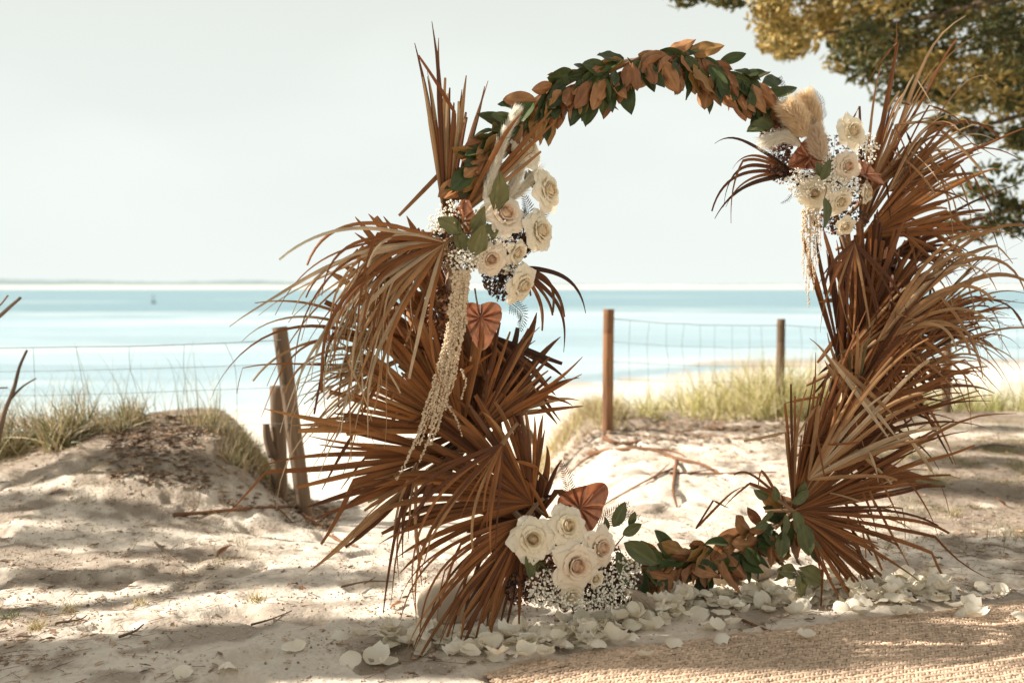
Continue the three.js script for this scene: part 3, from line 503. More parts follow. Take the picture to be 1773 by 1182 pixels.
// ---------------------------------------------------------------- green leaf sprigs
function sprig(label, hub, leaves, geos, cat = 'leaf sprig') {
  const o = H(...hub), t = thing('eucalyptus_sprig', label, cat, o); seed(Math.round(hub[0] * 7 + hub[1]));
  const far = leaves.reduce((a, l) => Math.hypot(l[0] - hub[0], l[1] - hub[1]) > Math.hypot(a[0] - hub[0], a[1] - hub[1]) ? l : a);
  const mid = H(lin(hub[0], far[0], .5) + 4, lin(hub[1], far[1], .5) - 4, hub[2]).sub(o), end = H(far[0], far[1], far[2] ?? hub[2]).sub(o); if (end.length() > .01) part('stem', limb([V(0, 0, 0), mid, end], .0028, .0015, 6, 10), twigM, t);
  for (const [x, y, off, deg, len, fl] of leaves) placeLeaf(t, pick(geos), leafM, H(x, y, off ?? hub[2]).sub(o), hdir(deg, rr(-.1, .3)), hdir(rr(0, 360)).multiplyScalar(.35).addScaledVector(HZ, fl ? -1 : 1), M(len));
  return t;
}
sprig('round olive leaf standing beside the white plume at left', [858, 362, .16], [[858, 352, .17, 92, 50]], euca);
sprig('round green leaves around the small copper leaf at left', [800, 405, .15], [[792, 398, .16, 150, 36], [818, 396, .17, 60, 40], [800, 402, .14, 100, 30], [822, 432, .17, 75, 42], [800, 428, .15, 110, 32], [838, 410, .15, 40, 34]], euca);
sprig('dark green leaves beside the bottom peach rose', [1066, 945, .17], [[1062, 912, .16, 60, 46], [1078, 925, .18, 20, 40], [1080, 940, .2, -35, 66], [1068, 955, .16, -70, 66], [1090, 912, .15, 75, 28], [1050, 920, .14, 100, 26]], eucaLong);
sprig('grey-green leaf under the star-shaped rose', [915, 975, .2], [[912, 958, .21, -78, 46], [925, 968, .17, -50, 34]], eucaLong);
sprig('drooping green leaves where the low garland meets the palm', [1352, 880, .17], [[1330, 862, .16, 150, 34], [1345, 868, .18, 110, 32], [1360, 890, .2, -100, 46], [1375, 885, .2, -70, 50], [1388, 905, .2, -80, 60], [1340, 885, .19, -150, 36], [1370, 870, .17, 30, 40], [1355, 918, .2, -95, 50], [1400, 930, .18, -75, 48], [1330, 905, .16, 190, 32], [1382, 862, .15, 70, 34]], eucaLong);
sprig('pale grey-green leaves lying on the petals below the palm', [1385, 1000, .16], [[1372, 990, .17, 170, 36], [1390, 990, .18, -30, 46], [1385, 1000, .2, -80, 40], [1360, 985, .16, -140, 30]], euca);
sprig('green leaves standing among the upper right roses', [1427, 318, .2], [[1422, 312, .2, 75, 40], [1428, 342, .22, -92, 56], [1420, 305, .2, 110, 26]], eucaLong);
sprig('dark green leaves under the garland end at upper right', [1340, 205, .06], [[1338, 210, .08, 200, 60], [1332, 218, .09, 185, 46], [1345, 200, .05, 160, 40]], eucaLong);
sprig('olive leaves on the hoop left of the white plume', [838, 292, .02], [[832, 300, .03, 240, 38], [842, 285, .03, 100, 34], [825, 310, .02, 215, 34], [915, 300, .04, -70, 26], [865, 240, .03, 120, 30]], euca);

// ---------------------------------------------------------------- baby breath, filler, ferns, tassels, plumes
const ico = new THREE.IcosahedronGeometry(1, 1); 
function blob(parent, name, mat, pts, r0, r1, squash = .8) { const gl = pts.map((p) => { const g = ico.clone(), r = rr(r0, r1); g.scale(r, r * rr(.7, 1), r * squash); g.rotateX(rnd() * 3); g.rotateZ(rnd() * 3); g.translate(p.x, p.y, p.z); return g; }); return part(name, mergeGeometries(gl), mat, parent, null, 'stuff'); }
const whiteM = std({ color: LCR([.86, .81, .70]), roughness: .9 }), bbStem = std({ color: LCR([.2, .19, .09]) });
function babyBreath(px, py, rx, ry, n, off, label) {
  seed(px * 13 + py); const o = H(px, py, off - .05), t = thing('baby_breath', label, "baby's breath", o), pts = [], st = [];
  n = Math.round(n * 1.15); for (let i = 0; i < n; i++) { const a = rnd() * 6.283, q = Math.pow(rnd(), .55), cl = gs() * 3; const p = H(px + Math.cos(a) * rx * q + cl, py + Math.sin(a) * ry * q + gs() * 3, off + rr(-.03, .03) + .03 * (1 - q)).sub(o); pts.push(p); if (i % 6 === 0) st.push(limb([V(gs() * .01, gs() * .01 - .01, -.02), p.clone().multiplyScalar(.55).add(V(gs() * .006, gs() * .006, 0)), p], .0011, .0007, 3, 3, 0, false)); }
  blob(t, 'floret', whiteM, pts, .0026, .0056); part('stem', mergeGeometries(st), bbStem, t, null, 'stuff');
}
babyBreath(790, 372, 34, 26, 170, .11, 'white baby breath at the upper left of the left flowers');
babyBreath(757, 386, 16, 18, 60, .1, 'small tuft of baby breath at the left edge of the left flowers');
babyBreath(806, 448, 32, 24, 160, .13, 'baby breath above the hanging tassel at left');
babyBreath(862, 420, 24, 18, 90, .13, 'baby breath between the left roses');
babyBreath(888, 462, 26, 14, 70, .08, 'thin baby breath under the left roses');
babyBreath(1385, 315, 24, 28, 130, .13, 'baby breath below the copper leaf at upper right');
babyBreath(1436, 290, 16, 22, 100, .15, 'baby breath between plume and roses at upper right');
babyBreath(1503, 258, 20, 26, 100, .1, 'baby breath right of the top rose at upper right');
babyBreath(1455, 322, 44, 16, 170, .17, 'wide baby breath under the middle rose at upper right');
babyBreath(948, 1020, 36, 34, 260, .19, 'baby breath at the lower left of the bottom roses');
babyBreath(1000, 1042, 50, 16, 220, .2, 'baby breath lowest under the bottom roses');
babyBreath(1062, 1020, 42, 36, 320, .19, 'large baby breath cloud at the lower right of the bottom roses');
babyBreath(1090, 985, 22, 24, 110, .15, 'baby breath beside the low garland stem');
function filler(px, py, rx, ry, n, off, tones, label) { // crumpled dried bracts
  seed(px * 17 + py * 3); const o = H(px, py, off), t = thing('dried_filler', label, 'dried flowers', o); const gl = [], st = [];
  for (let i = 0; i < n; i++) { const a = rnd() * 6.283, q = Math.sqrt(rnd()), p = H(px + Math.cos(a) * rx * q, py + Math.sin(a) * ry * q, off + .035 * Math.sqrt(1 - q * q) * rr(.2, 1.2)).sub(o); const g = new THREE.PlaneGeometry(1, 1, 2, 2), ap = g.attributes.position; for (let k = 0; k < ap.count; k++) ap.setXYZ(k, ap.getX(k) + gs() * .12, ap.getY(k) + gs() * .12, gs() * .28); const s = rr(.006, .016); g.scale(s, s * rr(.6, 1.3), s); g.rotateX(rnd() * 6); g.rotateY(rnd() * 6); g.rotateZ(rnd() * 6); g.translate(p.x, p.y, p.z); const c = pick(tones), cc = []; for (let k = 0; k < ap.count; k++) cc.push(...c); g.setAttribute('color', new THREE.Float32BufferAttribute(cc, 3)); g.computeVertexNormals(); gl.push(g); if (i % 5 === 0) st.push(limb([V(gs() * .01, -.02, -.04), p.clone().multiplyScalar(.6), p], .0012, .0008, 3, 3, 0, false)); }
  part('bract', mergeGeometries(gl), fillM, t, null, 'stuff'); part('stem', mergeGeometries(st), twigM, t, null, 'stuff');
}
const fillM = thin([1, 1, 1], .15, { vertexColors: true, roughness: .85 });
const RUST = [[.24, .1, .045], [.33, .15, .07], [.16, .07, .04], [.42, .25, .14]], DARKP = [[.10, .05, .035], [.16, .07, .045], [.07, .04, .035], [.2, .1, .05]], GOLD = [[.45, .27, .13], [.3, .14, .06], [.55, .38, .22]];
filler(752, 442, 42, 30, 420, .09, GOLD, 'golden dried flower cluster left of the tassel top');
filler(770, 540, 36, 46, 520, .05, RUST, 'rust dried flower cluster left of the cream tassel');
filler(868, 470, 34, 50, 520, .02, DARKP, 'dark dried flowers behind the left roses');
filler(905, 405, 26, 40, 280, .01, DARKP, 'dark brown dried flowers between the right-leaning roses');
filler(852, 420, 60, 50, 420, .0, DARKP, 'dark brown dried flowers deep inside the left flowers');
filler(940, 985, 30, 46, 480, .14, RUST, 'rust dried flower cluster under the star-shaped rose');
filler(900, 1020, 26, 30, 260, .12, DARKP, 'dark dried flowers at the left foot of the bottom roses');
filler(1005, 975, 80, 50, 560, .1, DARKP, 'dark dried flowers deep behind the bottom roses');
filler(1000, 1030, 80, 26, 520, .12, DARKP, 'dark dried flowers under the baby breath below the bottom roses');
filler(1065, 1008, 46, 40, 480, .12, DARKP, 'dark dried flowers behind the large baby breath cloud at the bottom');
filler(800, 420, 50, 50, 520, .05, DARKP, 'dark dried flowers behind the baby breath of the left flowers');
filler(1350, 235, 34, 26, 320, .05, RUST, 'brown dried flowers below the garland end at right');
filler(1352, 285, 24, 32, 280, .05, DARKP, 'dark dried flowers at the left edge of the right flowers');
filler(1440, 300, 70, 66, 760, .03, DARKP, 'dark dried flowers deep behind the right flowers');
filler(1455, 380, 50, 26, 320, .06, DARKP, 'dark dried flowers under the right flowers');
function fern(path, off, pl, tone, label) { // path in pixels, pl pinna length in pixels
  seed(path[0][0] * 5 + path[0][1]); const o = H(path[0][0], path[0][1], off), t = thing('fern_frond', label, 'fern', o); const c = new THREE.CatmullRomCurve3(path.map(([x, y]) => H(x, y, off).sub(o))); const m = std({ color: LCR(tone), side: THREE.DoubleSide });
  part('stem', limb(c.getPoints(12), .0018, .0007, 5, 16, 0), m, t); const gl = [];
  const NF = Math.round(clamp(c.getLength() / .009, 7, 24)), wk = clamp(pl / 26, .35, 1); for (let i = 1; i < NF; i++) for (const s of [-1, 1]) { const f = i / NF, p = c.getPointAt(f), d = c.getTangentAt(f), sd = V(0, 0, 0).crossVectors(HZ, d).normalize().multiplyScalar(s); const L = M(pl) * (1 - f * .75) * rr(.8, 1.15), q = p.clone().addScaledVector(sd, L * .8).addScaledVector(d, L * .6); const e = sd.clone().multiplyScalar(-.3).addScaledVector(d, 1).normalize().multiplyScalar(.0022 * wk); const mid = p.clone().lerp(q, .5).addScaledVector(HZ, .003);
      const a = p.clone(), b = mid.clone().add(e), b2 = mid.clone().sub(e); gl.push(geoFrom([a, b, b2, q].flatMap((v) => [v.x, v.y, v.z]), null, [0, 1, 2, 2, 1, 3]));
      for (let k = 1; k < 5; k++) for (const s2 of [-1, 1]) { const r0 = p.clone().lerp(q, k / 5), r1 = r0.clone().addScaledVector(d, s2 * L * .22 * (1 - k / 7)).addScaledVector(sd, L * .1), w = sd.clone().multiplyScalar(.0013 * wk); gl.push(geoFrom([r0.clone().sub(w), r0.clone().add(w), r1].flatMap((v) => [v.x, v.y, v.z]), null, [0, 1, 2])); } }
  part('pinna', mergeGeometries(gl), m, t, null, 'stuff');
}
fern([[905, 400], [915, 370], [908, 338]], .03, 26, [.085, .05, .05], 'dark purple fern between the left roses');
fern([[925, 385], [945, 365], [960, 352]], .03, 20, [.085, .05, .05], 'small purple fern behind the jutting rose');
fern([[985, 880], [985, 840], [972, 800]], .06, 24, [.14, .07, .05], 'brown fern rising left of the bottom copper leaf');
fern([[1035, 920], [1058, 890], [1090, 872]], .06, 24, [.14, .08, .06], 'brown fern spreading right above the bottom green leaves');
fern([[1060, 910], [1085, 890], [1108, 896]], .08, 20, [.12, .07, .06], 'small brown fern curling over the dark green leaves');
fern([[1345, 190], [1358, 160], [1350, 132]], .02, 20, [.06, .06, .06], 'dark fern sticking up at the garland end');
fern([[1425, 210], [1420, 170], [1402, 150]], .03, 16, [.05, .05, .055], 'dark fern curling behind the fluffy plumes');
fern([[1350, 280], [1335, 262], [1325, 240]], .05, 16, [.08, .06, .05], 'dark fern at the left edge of the right flowers');
fern([[1372, 335], [1365, 345], [1352, 352]], .05, 9, [.08, .06, .05], 'small dark fern below the right flowers, pointing left');
fern([[880, 520], [905, 545], [900, 575]], .0, 22, [.07, .045, .05], 'dark fern hanging right of the copper heart leaf');
const tasM = thin([.66, .53, .37], .15, { roughness: .9 });
function tassel(paths, off, rad, label) {
  seed(paths[0][0][0] * 3); const o = H(paths[0][0][0], paths[0][0][1], off), t = thing('amaranth_tassel', label, 'tassel', o);
  for (const p of paths) { const c = new THREE.CatmullRomCurve3(p.map(([x, y], i) => H(x, y, off + .012 * gs()).sub(o))), L = c.getLength(), gl = [], n = Math.round(L / .0052); for (let i = 0; i <= n; i++) { const q = c.getPointAt(i / n), r = M(rad) * rr(.55, 1.15) * lin(1, .6, i / n); for (let k = 0; k < 2; k++) { const g = new THREE.IcosahedronGeometry(r * rr(.5, .8), 0); g.rotateX(rnd() * 3); g.translate(q.x + gs() * r * .7, q.y + gs() * .002, q.z + gs() * r * .7); gl.push(g); } } part('strand', mergeGeometries(gl.map((g) => g.toNonIndexed ? g : g)), tasM, t); }
}
seed(66);
tassel(Array.from({ length: 13 }, (_, i) => { const x = 800 + (i - 6) * 1.8, l = [830, 800, 770, 720, 790, 745, 690, 760, 815, 705, 775, 735, 690][i]; const pts = []; for (let y = 470; y <= l; y += 30) { const f = (y - 470) / 360; pts.push([x + gs() * 2.5 - 70 * f * f - 22 * f + (i - 6) * 1.5 * f, y]); } return pts; }), .17, 3.9, 'long cream tassel hanging down the left side over the palm fans');
tassel([[[775, 560], [770, 600], [772, 650], [765, 690]], [[800, 640], [806, 665], [798, 690]], [[770, 690], [762, 720], [758, 745]], [[755, 700], [748, 730], [742, 770]], [[775, 700], [790, 725], [800, 755]]], .15, 3.4, 'thin loose cream strands beside the long tassel');
tassel(Array.from({ length: 9 }, (_, i) => { const x = 1405 + (i - 4) * 3.4, l = [470, 500, 520, 540, 505, 525, 490, 470, 450][i]; const pts = []; for (let y = 362; y <= l; y += 24) pts.push([x + gs() * 2 + (i - 4) * .8 * (y - 362) / 140, y]); return pts; }), .12, 3.0, 'thin pale tassel hanging from the right flowers');
function plume(path, off, rpx, hair, n, tone, label, name = 'bunny_tail_plume', flat = .75) {
  seed(path[0][0] * 11 + path[0][1]); const o = H(path[0][0], path[0][1], off), t = thing(name, label, 'plume', o), c = new THREE.CatmullRomCurve3(path.map(([x, y, z]) => H(x, y, off + (z ?? 0)).sub(o))); const mat = thin(tone, .5, { roughness: .95 });
  part('core', limb(c.getPoints(16), M(rpx) * .34, M(rpx) * .2, 9, 20, .3), std({ color: LCR(tone.map((v) => v * .8)), roughness: 1 }), t); const pos = [], idx = [];
  for (let i = 0; i < n; i++) { const f = Math.pow(rnd(), .9), p = c.getPointAt(f), d = c.getTangentAt(f); const a = rnd() * 6.283; let s = V(0, 0, 0).crossVectors(d, HZ).normalize(), b = V(0, 0, 0).crossVectors(d, s); const out = s.multiplyScalar(Math.cos(a)).addScaledVector(b, Math.sin(a)); const env = M(rpx) * Math.pow(Math.sin(Math.PI * lin(.12, .88, f)), .6); p.addScaledVector(out, env * rr(.2, .75)); const h = out.clone().multiplyScalar(1 - flat * .6).addScaledVector(d, flat).addScaledVector(V(gs(), gs(), gs()), .22).normalize(); const L = M(hair) * rr(.6, 1.25), w = V(0, 0, 0).crossVectors(h, V(gs(), gs(), gs())).normalize().multiplyScalar(.0007); const m = p.clone().addScaledVector(h, L * .5), e = p.clone().addScaledVector(h, L); e.y -= L * L * 2; const k = pos.length / 3; for (const v of [p.clone().sub(w), p.clone().add(w), m.clone().sub(w), m.clone().add(w), e]) pos.push(v.x, v.y, v.z); idx.push(k, k + 1, k + 2, k + 2, k + 1, k + 3, k + 2, k + 3, k + 4); }
  part('hair', geoFrom(pos, null, idx), mat, t, null, 'stuff');
}
const CR = [.84, .70, .50], WH = [.88, .84, .75];
plume([[1395, 235], [1382, 210], [1362, 182]], .15, 22, 18, 5200, CR, 'fluffy cream plume pointing left at upper right');
plume([[1412, 225], [1405, 195], [1394, 165]], .12, 19, 18, 4600, CR, 'fluffy cream plume standing behind the left-pointing one');
plume([[1425, 275], [1418, 255], [1410, 222]], .18, 18, 14, 4200, [.78, .66, .52], 'short fluffy plume just left of the middle rose at upper right');
plume([[838, 345], [852, 300], [868, 250], [890, 200]], .1, 8, 24, 4200, WH, 'tall white feathery plume rising from the left flowers', 'pampas_plume', 1.3);
plume([[878, 345], [892, 310], [905, 270]], .06, 9, 26, 1800, WH, 'second white feathery plume behind the tall one at left', 'pampas_plume', 1.2);
plume([[880, 350], [905, 325], [925, 300]], .04, 7, 30, 700, WH, 'thin white wisp leaning right from the left flowers', 'pampas_plume', 1.2);
plume([[1385, 252], [1362, 238], [1330, 244]], .12, 9, 28, 1600, WH, 'white feathery wisp pointing left under the fluffy plumes', 'pampas_plume', 1.1);
plume([[1085, 1022], [1108, 1035], [1135, 1052], [1165, 1066]], .22, 10, 34, 2600, [.66, .56, .44], 'beige feathery plume lying over the petals beside the bottom roses', 'pampas_plume', 1.3);
// ---------------------------------------------------------------- braided rug
const RA = gp(832, 1155), RB = gp(1773, 1036); RA.y = RB.y = 0;
const RX = RB.clone().sub(RA).normalize(), RZ = V(-RX.z, 0, RX.x); // RZ towards the camera
if (RZ.z < 0) RZ.negate();
const RL = 3.0, RW = 2.0, rugY = (x, z) => G(x, z, false) + .012 + .006 * fbm(x * 2, z * 2, 2);
const onRug = (x, z) => { const q = V(x, 0, z).sub(RA), a = q.dot(RX), b = q.dot(RZ); return a > -.02 && b > -.02 && a < RL && b < RW; };
{
  seed(808);
  const t = thing('jute_rug', 'braided tan jute rug on the sand in front of the hoop', 'rug', RA.clone());
  const NX = 120, N2 = 80, pos = [], uv = [], idx = [];
  for (let j = 0; j <= N2; j++) for (let i = 0; i <= NX; i++) { const a = i / NX * RL, b = j / N2 * RW, p = RX.clone().multiplyScalar(a).addScaledVector(RZ, b), e = Math.min(i, j, NX - i, N2 - j) === 0; pos.push(p.x, rugY(RA.x + p.x, RA.z + p.z) + .004 - (e ? .03 : 0) - .03 * (1 - sstep(-.02, .26, a + .12 * noise2(b * 4, 2))) - .022 * (1 - sstep(-.01, .1, b + .05 * noise2(a * 5, 8))), p.z); uv.push(a, b); }
  for (let j = 0; j < N2; j++) for (let i = 0; i < NX; i++) { const a = j * (NX + 1) + i, b = a + NX + 1; idx.push(a, b, a + 1, b, b + 1, a + 1); }
  part('backing', geoFrom(pos, uv, idx), std({ color: LCR([.26, .165, .1]), roughness: 1 }), t);
  const g = new THREE.IcosahedronGeometry(1, 1), rows = Math.floor(RW / .017), cols2 = Math.floor(RL / .0135), n = rows * cols2;
  const im = new THREE.InstancedMesh(g, std({ color: LCR([1, 1, 1]), roughness: 1, bumpMap: woodBump, bumpScale: .001 }), n); im.name = 'stitch'; im.userData.kind = 'stuff'; im.castShadow = im.receiveShadow = true;
  const m = new THREE.Matrix4(), q = new THREE.Quaternion(), ang = Math.atan2(-RX.z, RX.x); let k = 0;
  for (let j = 0; j < rows; j++) for (let i = 0; i < cols2; i++) {
    const a = (i + .5 * (j & 1) + .12 * gs()) * .0135 + .008, b = (j + .5 + .06 * gs()) * .017 + .009 * noise2(a * .8, j * .014, 8) + .004 * noise2(a * 3, j * .3), p = RX.clone().multiplyScalar(a).addScaledVector(RZ, b);
    q.setFromEuler(new THREE.Euler(gs() * .12, ang + (j & 1 ? .62 : -.62) + gs() * .15, gs() * .12)); m.compose(V(p.x, rugY(RA.x + p.x, RA.z + p.z) + .006 + gs() * .0014 - .03 * (1 - sstep(-.02, .26, a + .12 * noise2(b * 4, 2))) - .022 * (1 - sstep(-.01, .1, b + .05 * noise2(a * 5, 8))), p.z), q, V(.0112 * rr(.85, 1.2), .0048 * rr(.7, 1.4), .0058 * rr(.85, 1.2)));
    im.setMatrixAt(k, m); const v = rr(.74, 1.2), w = 1 + .2 * noise2(a * 2, b * 2, 5); im.setColorAt(k++, LCR([.62 * v * w, .46 * v * w, .33 * v * w]));
  }
  t.add(im);
}
// ---------------------------------------------------------------- rose petals on the ground
const gpetM = new THREE.MeshPhysicalMaterial({ vertexColors: true, roughness: .85, transmission: .26, thickness: 0, side: THREE.DoubleSide, specularIntensity: .3 });
const gpet = Array.from({ length: 9 }, (_, v) => { seed(5000 + v * 7); const N = 8, K = 4, pos = [], uv = [], idx = [], col = [], cup = rr(.5, 1.5), roll = rr(-.2, 1.4), notch = rr(0, .1), s = rnd() * 50, ben = rr(-.4, .7);
  for (let i = 0; i <= N; i++) for (let k = -K; k <= K; k++) { const t = i / N, u = k / K, w = .5 * Math.pow(Math.sin(Math.PI * Math.pow(lin(.02, .93, t), .72) ), .6) * 1.0; let x = t - .5 - notch * (1 - Math.abs(u)) * (t > .8 ? 1 : 0), y = u * w; let z = cup * (x * x * .8 + y * y * 1.2) + .12 * noise2(x * 3 + s, y * 3, v) + .03 * noise2(x * 9 + s, y * 14, v) + ben * x * y * .8; if (t > .7) z += roll * (t - .7) * (t - .7) * 2.2; pos.push(x, y, z); uv.push(u, t); const b = lin(.9, 1, t); const br = v % 3 === 1 ? sstep(.75, 1, t) * sstep(0, .3, noise2(u * 3 + s, v, 6)) * .6 : 0; col.push(lin(.89 * b, .6, br), lin(.83 * b * lin(.97, 1, t), .44, br), lin(.72 * b * lin(.88, 1, t), .26, br)); }
  const w = 2 * K + 1; for (let i = 0; i < N; i++) for (let k = 0; k < 2 * K; k++) { const a = i * w + k, b = a + w; idx.push(a, a + 1, b, b, a + 1, b + 1); } return geoFrom(pos, uv, idx, col); });
{
  seed(9090);
  const heap = new Map(), key = (x, z) => Math.round(x / .03) + ',' + Math.round(z / .03);
  const surf = (x, z) => onRug(x, z) ? rugY(x, z) + .013 : G(x, z);
  const put = (px, py, label, group, flatness = 1, sz = 1) => {
    const g = gp(px, py), s = rr(.052, .08) * sz, h = heap.get(key(g.x, g.z)) ?? 0; const o = new THREE.Mesh(pick(gpet), gpetM); o.name = numbered('rose_petal'); o.castShadow = o.receiveShadow = true;
    const flip = rnd() < .35; o.rotation.set((flip ? Math.PI : 0) - Math.PI / 2 + gs() * .75 * flatness, gs() * .75 * flatness, rnd() * 6.28, 'YXZ'); o.rotation.reorder('XYZ');
    o.position.set(g.x, surf(g.x, g.z) + .006 + h + (flip ? .014 : 0), g.z); o.scale.set(s, s * rr(.85, 1.1), s);
    for (let a = -1; a <= 1; a++) for (let b = -1; b <= 1; b++) { const kk = key(g.x + a * .03, g.z + b * .03); heap.set(kk, Math.min(.075, (heap.get(kk) ?? 0) + .0065)); }
    o.userData = { label, category: 'petal', group }; scene.add(o); return o;
  };
  const ST = [[760, 'white rose petal at the thin left end of the drift, under the drooping palm tips', 'petals at the left end of the drift'], [960, 'white rose petal in the drift left of the rug corner, before the low palm blades', 'petals heaped before the low palm blades'], [1140, 'white rose petal in the drift right below the bottom roses', 'petals heaped below the bottom roses'], [1330, 'white rose petal in the drift below the low leaf garland', 'petals heaped below the low garland'], [1500, 'white rose petal in the drift under the foot of the right palm', 'petals heaped under the right palm'], [9999, 'white rose petal at the thinning right end of the drift beyond the palm', 'petals at the right end of the drift']];
  // front drift (left) and right drift: lines with a width that thins at the ends
  const drift = (line, n, wid) => { const c = new THREE.CatmullRomCurve3(line.map(([x, y]) => V(x, y, 0))); for (let i = 0; i < n; i++) { const f = rnd(), p = c.getPoint(f); const px = p.x + gs() * 16, e = ST.find((q) => px < q[0]); put(px, p.y + gs() * wid * Math.pow(Math.sin(Math.PI * lin(.12, .9, f)), .7), e[1], e[2], 1.2); } };
  drift([[655, 1112], [760, 1118], [860, 1122], [950, 1118], [1040, 1098], [1130, 1075], [1190, 1052]], 120, 23);
  drift([[1120, 1052], [1210, 1050], [1300, 1042], [1390, 1040], [1480, 1032], [1570, 1030], [1650, 1032]], 165, 22);
  { // petals lying under the ones that can be told apart
    const im = new THREE.InstancedMesh(gpet[0], gpetM, 380); im.name = 'rose_petals'; im.userData = { kind: 'stuff', label: 'white rose petals underneath the drift at the foot of the hoop', category: 'petals' }; im.castShadow = im.receiveShadow = true;
    const c1 = new THREE.CatmullRomCurve3([[760, 1112], [860, 1116], [950, 1112], [1040, 1094], [1130, 1068], [1190, 1050]].map(([x, y]) => V(x, y, 0))), c2 = new THREE.CatmullRomCurve3([[1120, 1048], [1210, 1044], [1300, 1036], [1390, 1033], [1480, 1026], [1570, 1024], [1640, 1026]].map(([x, y]) => V(x, y, 0))); const m = new THREE.Matrix4();
    for (let i = 0; i < 380; i++) { const p = (i % 5 < 2 ? c1 : c2).getPoint(rnd()), g = gp(p.x + gs() * 14, p.y + gs() * 17), s = rr(.05, .072); m.compose(V(g.x, surf(g.x, g.z) + rr(.006, .022), g.z), new THREE.Quaternion().setFromEuler(new THREE.Euler(-Math.PI / 2 + gs() * .6 + (rnd() < .3 ? Math.PI : 0), gs() * .6, rnd() * 6.28)), V(s, s, s)); im.setMatrixAt(i, m); }
    scene.add(im);
  }
  const GS = 'petals scattered on the sand';
  for (const [x, y, label] of [[318, 1172, 'leftmost white petal, cut by the bottom edge of the photo'], [395, 1160, 'pointed white petal on shaded sand, second from the left'], [507, 1127, 'white petal alone in the shaded sand, third from the left'], [587, 1102, 'white petal at the upper edge of the foreground shade'], [600, 1150, 'white petal on the sunlit sand low in front of the drift'], [655, 1142, 'white petal standing beside the brown dead leaf'], [690, 1105, 'white petal paired beside the dry tuft under the palm tips'], [622, 1100, 'white petal on the edge of the bright sand, right of the shade'], [672, 1150, 'white round petal low beside the dead leaf'], [712, 1090, 'white petal just above the dry tuft'], [735, 1118, 'upright white petal right of the dry tuft'], [700, 1128, 'white petal just below the dry tuft'], [1618, 982, 'single white petal standing on the shaded sand above the right end of the drift'], [1612, 1000, 'white petal directly under the single standing one at right'], [1736, 1032, 'white petal at far right between sand and rug'], [1685, 1044, 'white petal on the sand just above the far rug edge'], [1706, 1022, 'thin curled white petal on dark sand at far right']]) put(x, y, label, GS, 1, 1.1);
  const RG = 'white rose petal lying loose on the braided rug', GG = 'petals loose on the rug';
  for (const [x, y] of [[1395, 1119], [1115, 1168], [1168, 1126], [1246, 1118], [1232, 1092], [1560, 1080], [1575, 1070], [1672, 1070], [1690, 1076], [1765, 1076], [1240, 1100], [1270, 1098], [1655, 1062], [1680, 1062], [910, 1160], [945, 1150], [860, 1165]]) put(x, y, RG, GG, .8, 1.05);
}
// ---------------------------------------------------------------- roots, sticks, dead branches
const rootM = std({ color: LCR([.27, .13, .065]), map: woodMap, roughness: .95 }), greyStick = std({ color: LCR([.22, .15, .10]), map: woodMap });
function stick(label, runs, r, mat, cat = 'stick', name = 'stick', lift = .01) {
  const pts0 = runs.map((run) => run.map(([x, y, l]) => { const p = gp(x, y); p.y += lift + (l ?? 0); return p; })); const o = pts0[0][0].clone(), t = thing(name, label, cat, o);
  pts0.forEach((q, i) => part(i ? 'side_branch' : 'stem', limb(rel(q, o), i ? r * .6 : r, r * (i ? .3 : .5), 8, 22, .35), mat, t)); return t;
}
stick('reddish root lying across the sand left of the leaning post', [[[300, 896], [360, 890], [430, 884], [480, 881], [512, 880]], [[478, 882], [494, 895], [506, 908]]], .011, rootM, 'root', 'root');
stick('reddish root curling down the bank past the leaning post', [[[512, 880], [528, 897], [552, 912], [580, 935], [598, 948]], [[540, 908], [570, 930], [620, 950]]], .011, rootM, 'root', 'root');
stick('long root along the top of the sandy bank below the fence', [[[1020, 788], [1075, 781], [1125, 780], [1175, 797], [1215, 808], [1245, 822]], [[1125, 780], [1165, 783], [1185, 792]], [[1035, 785], [1010, 800], [985, 822]]], .016, rootM, 'root', 'root');
stick('thin root running down the bank to the left', [[[1170, 812], [1140, 825], [1095, 848], [1060, 868], [1035, 884]], [[1130, 830], [1145, 818], [1160, 806]]], .008, rootM, 'root', 'root');
stick('straight root across the bank toward the right palm', [[[1160, 822], [1215, 823], [1280, 822], [1345, 820]], [[1190, 822], [1240, 815]]], .008, rootM, 'root', 'root');
stick('short upright root hanging down the bank face', [[[1172, 800], [1168, 826], [1166, 852], [1172, 880]]], .013, rootM, 'root', 'root');
stick('pale root end beside the brown fence post', [[[1046, 760], [1062, 768], [1085, 771], [1110, 764]]], .02, rootM, 'root', 'root');
stick('straight dry stick on the sand in the left foreground', [[[268, 942], [290, 962], [316, 984]]], .006, greyStick);
stick('thin dry twig low in the left foreground', [[[95, 1084], [140, 1076], [150, 1070]], [[118, 1080], [130, 1070]]], .004, greyStick);
stick('forked twig at the shade edge in the foreground', [[[205, 1108], [232, 1098], [248, 1086]], [[220, 1103], [244, 1106]]], .005, greyStick);
stick('small twig near the shade edge by the path', [[[435, 1086], [470, 1076], [505, 1062]], [[470, 1076], [492, 1080]]], .004, greyStick);
stick('dark stick between the low roses and the petals', [[[960, 1078], [1010, 1082], [1060, 1084], [1110, 1078]], [[1000, 1080], [985, 1062, .04]]], .006, greyStick);
stick('thin stick crossing the petals near the rug', [[[1255, 1062], [1290, 1080], [1330, 1096], [1352, 1104]]], .006, rootM);
stick('short dark stick on the grassy ground at far right', [[[1680, 780], [1720, 772], [1760, 776]]], .01, greyStick);
stick('dark twig on the sand behind the drooping blades', [[[590, 1020], [640, 1014], [680, 1012]], [[630, 1015], [650, 1004]]], .005, greyStick);
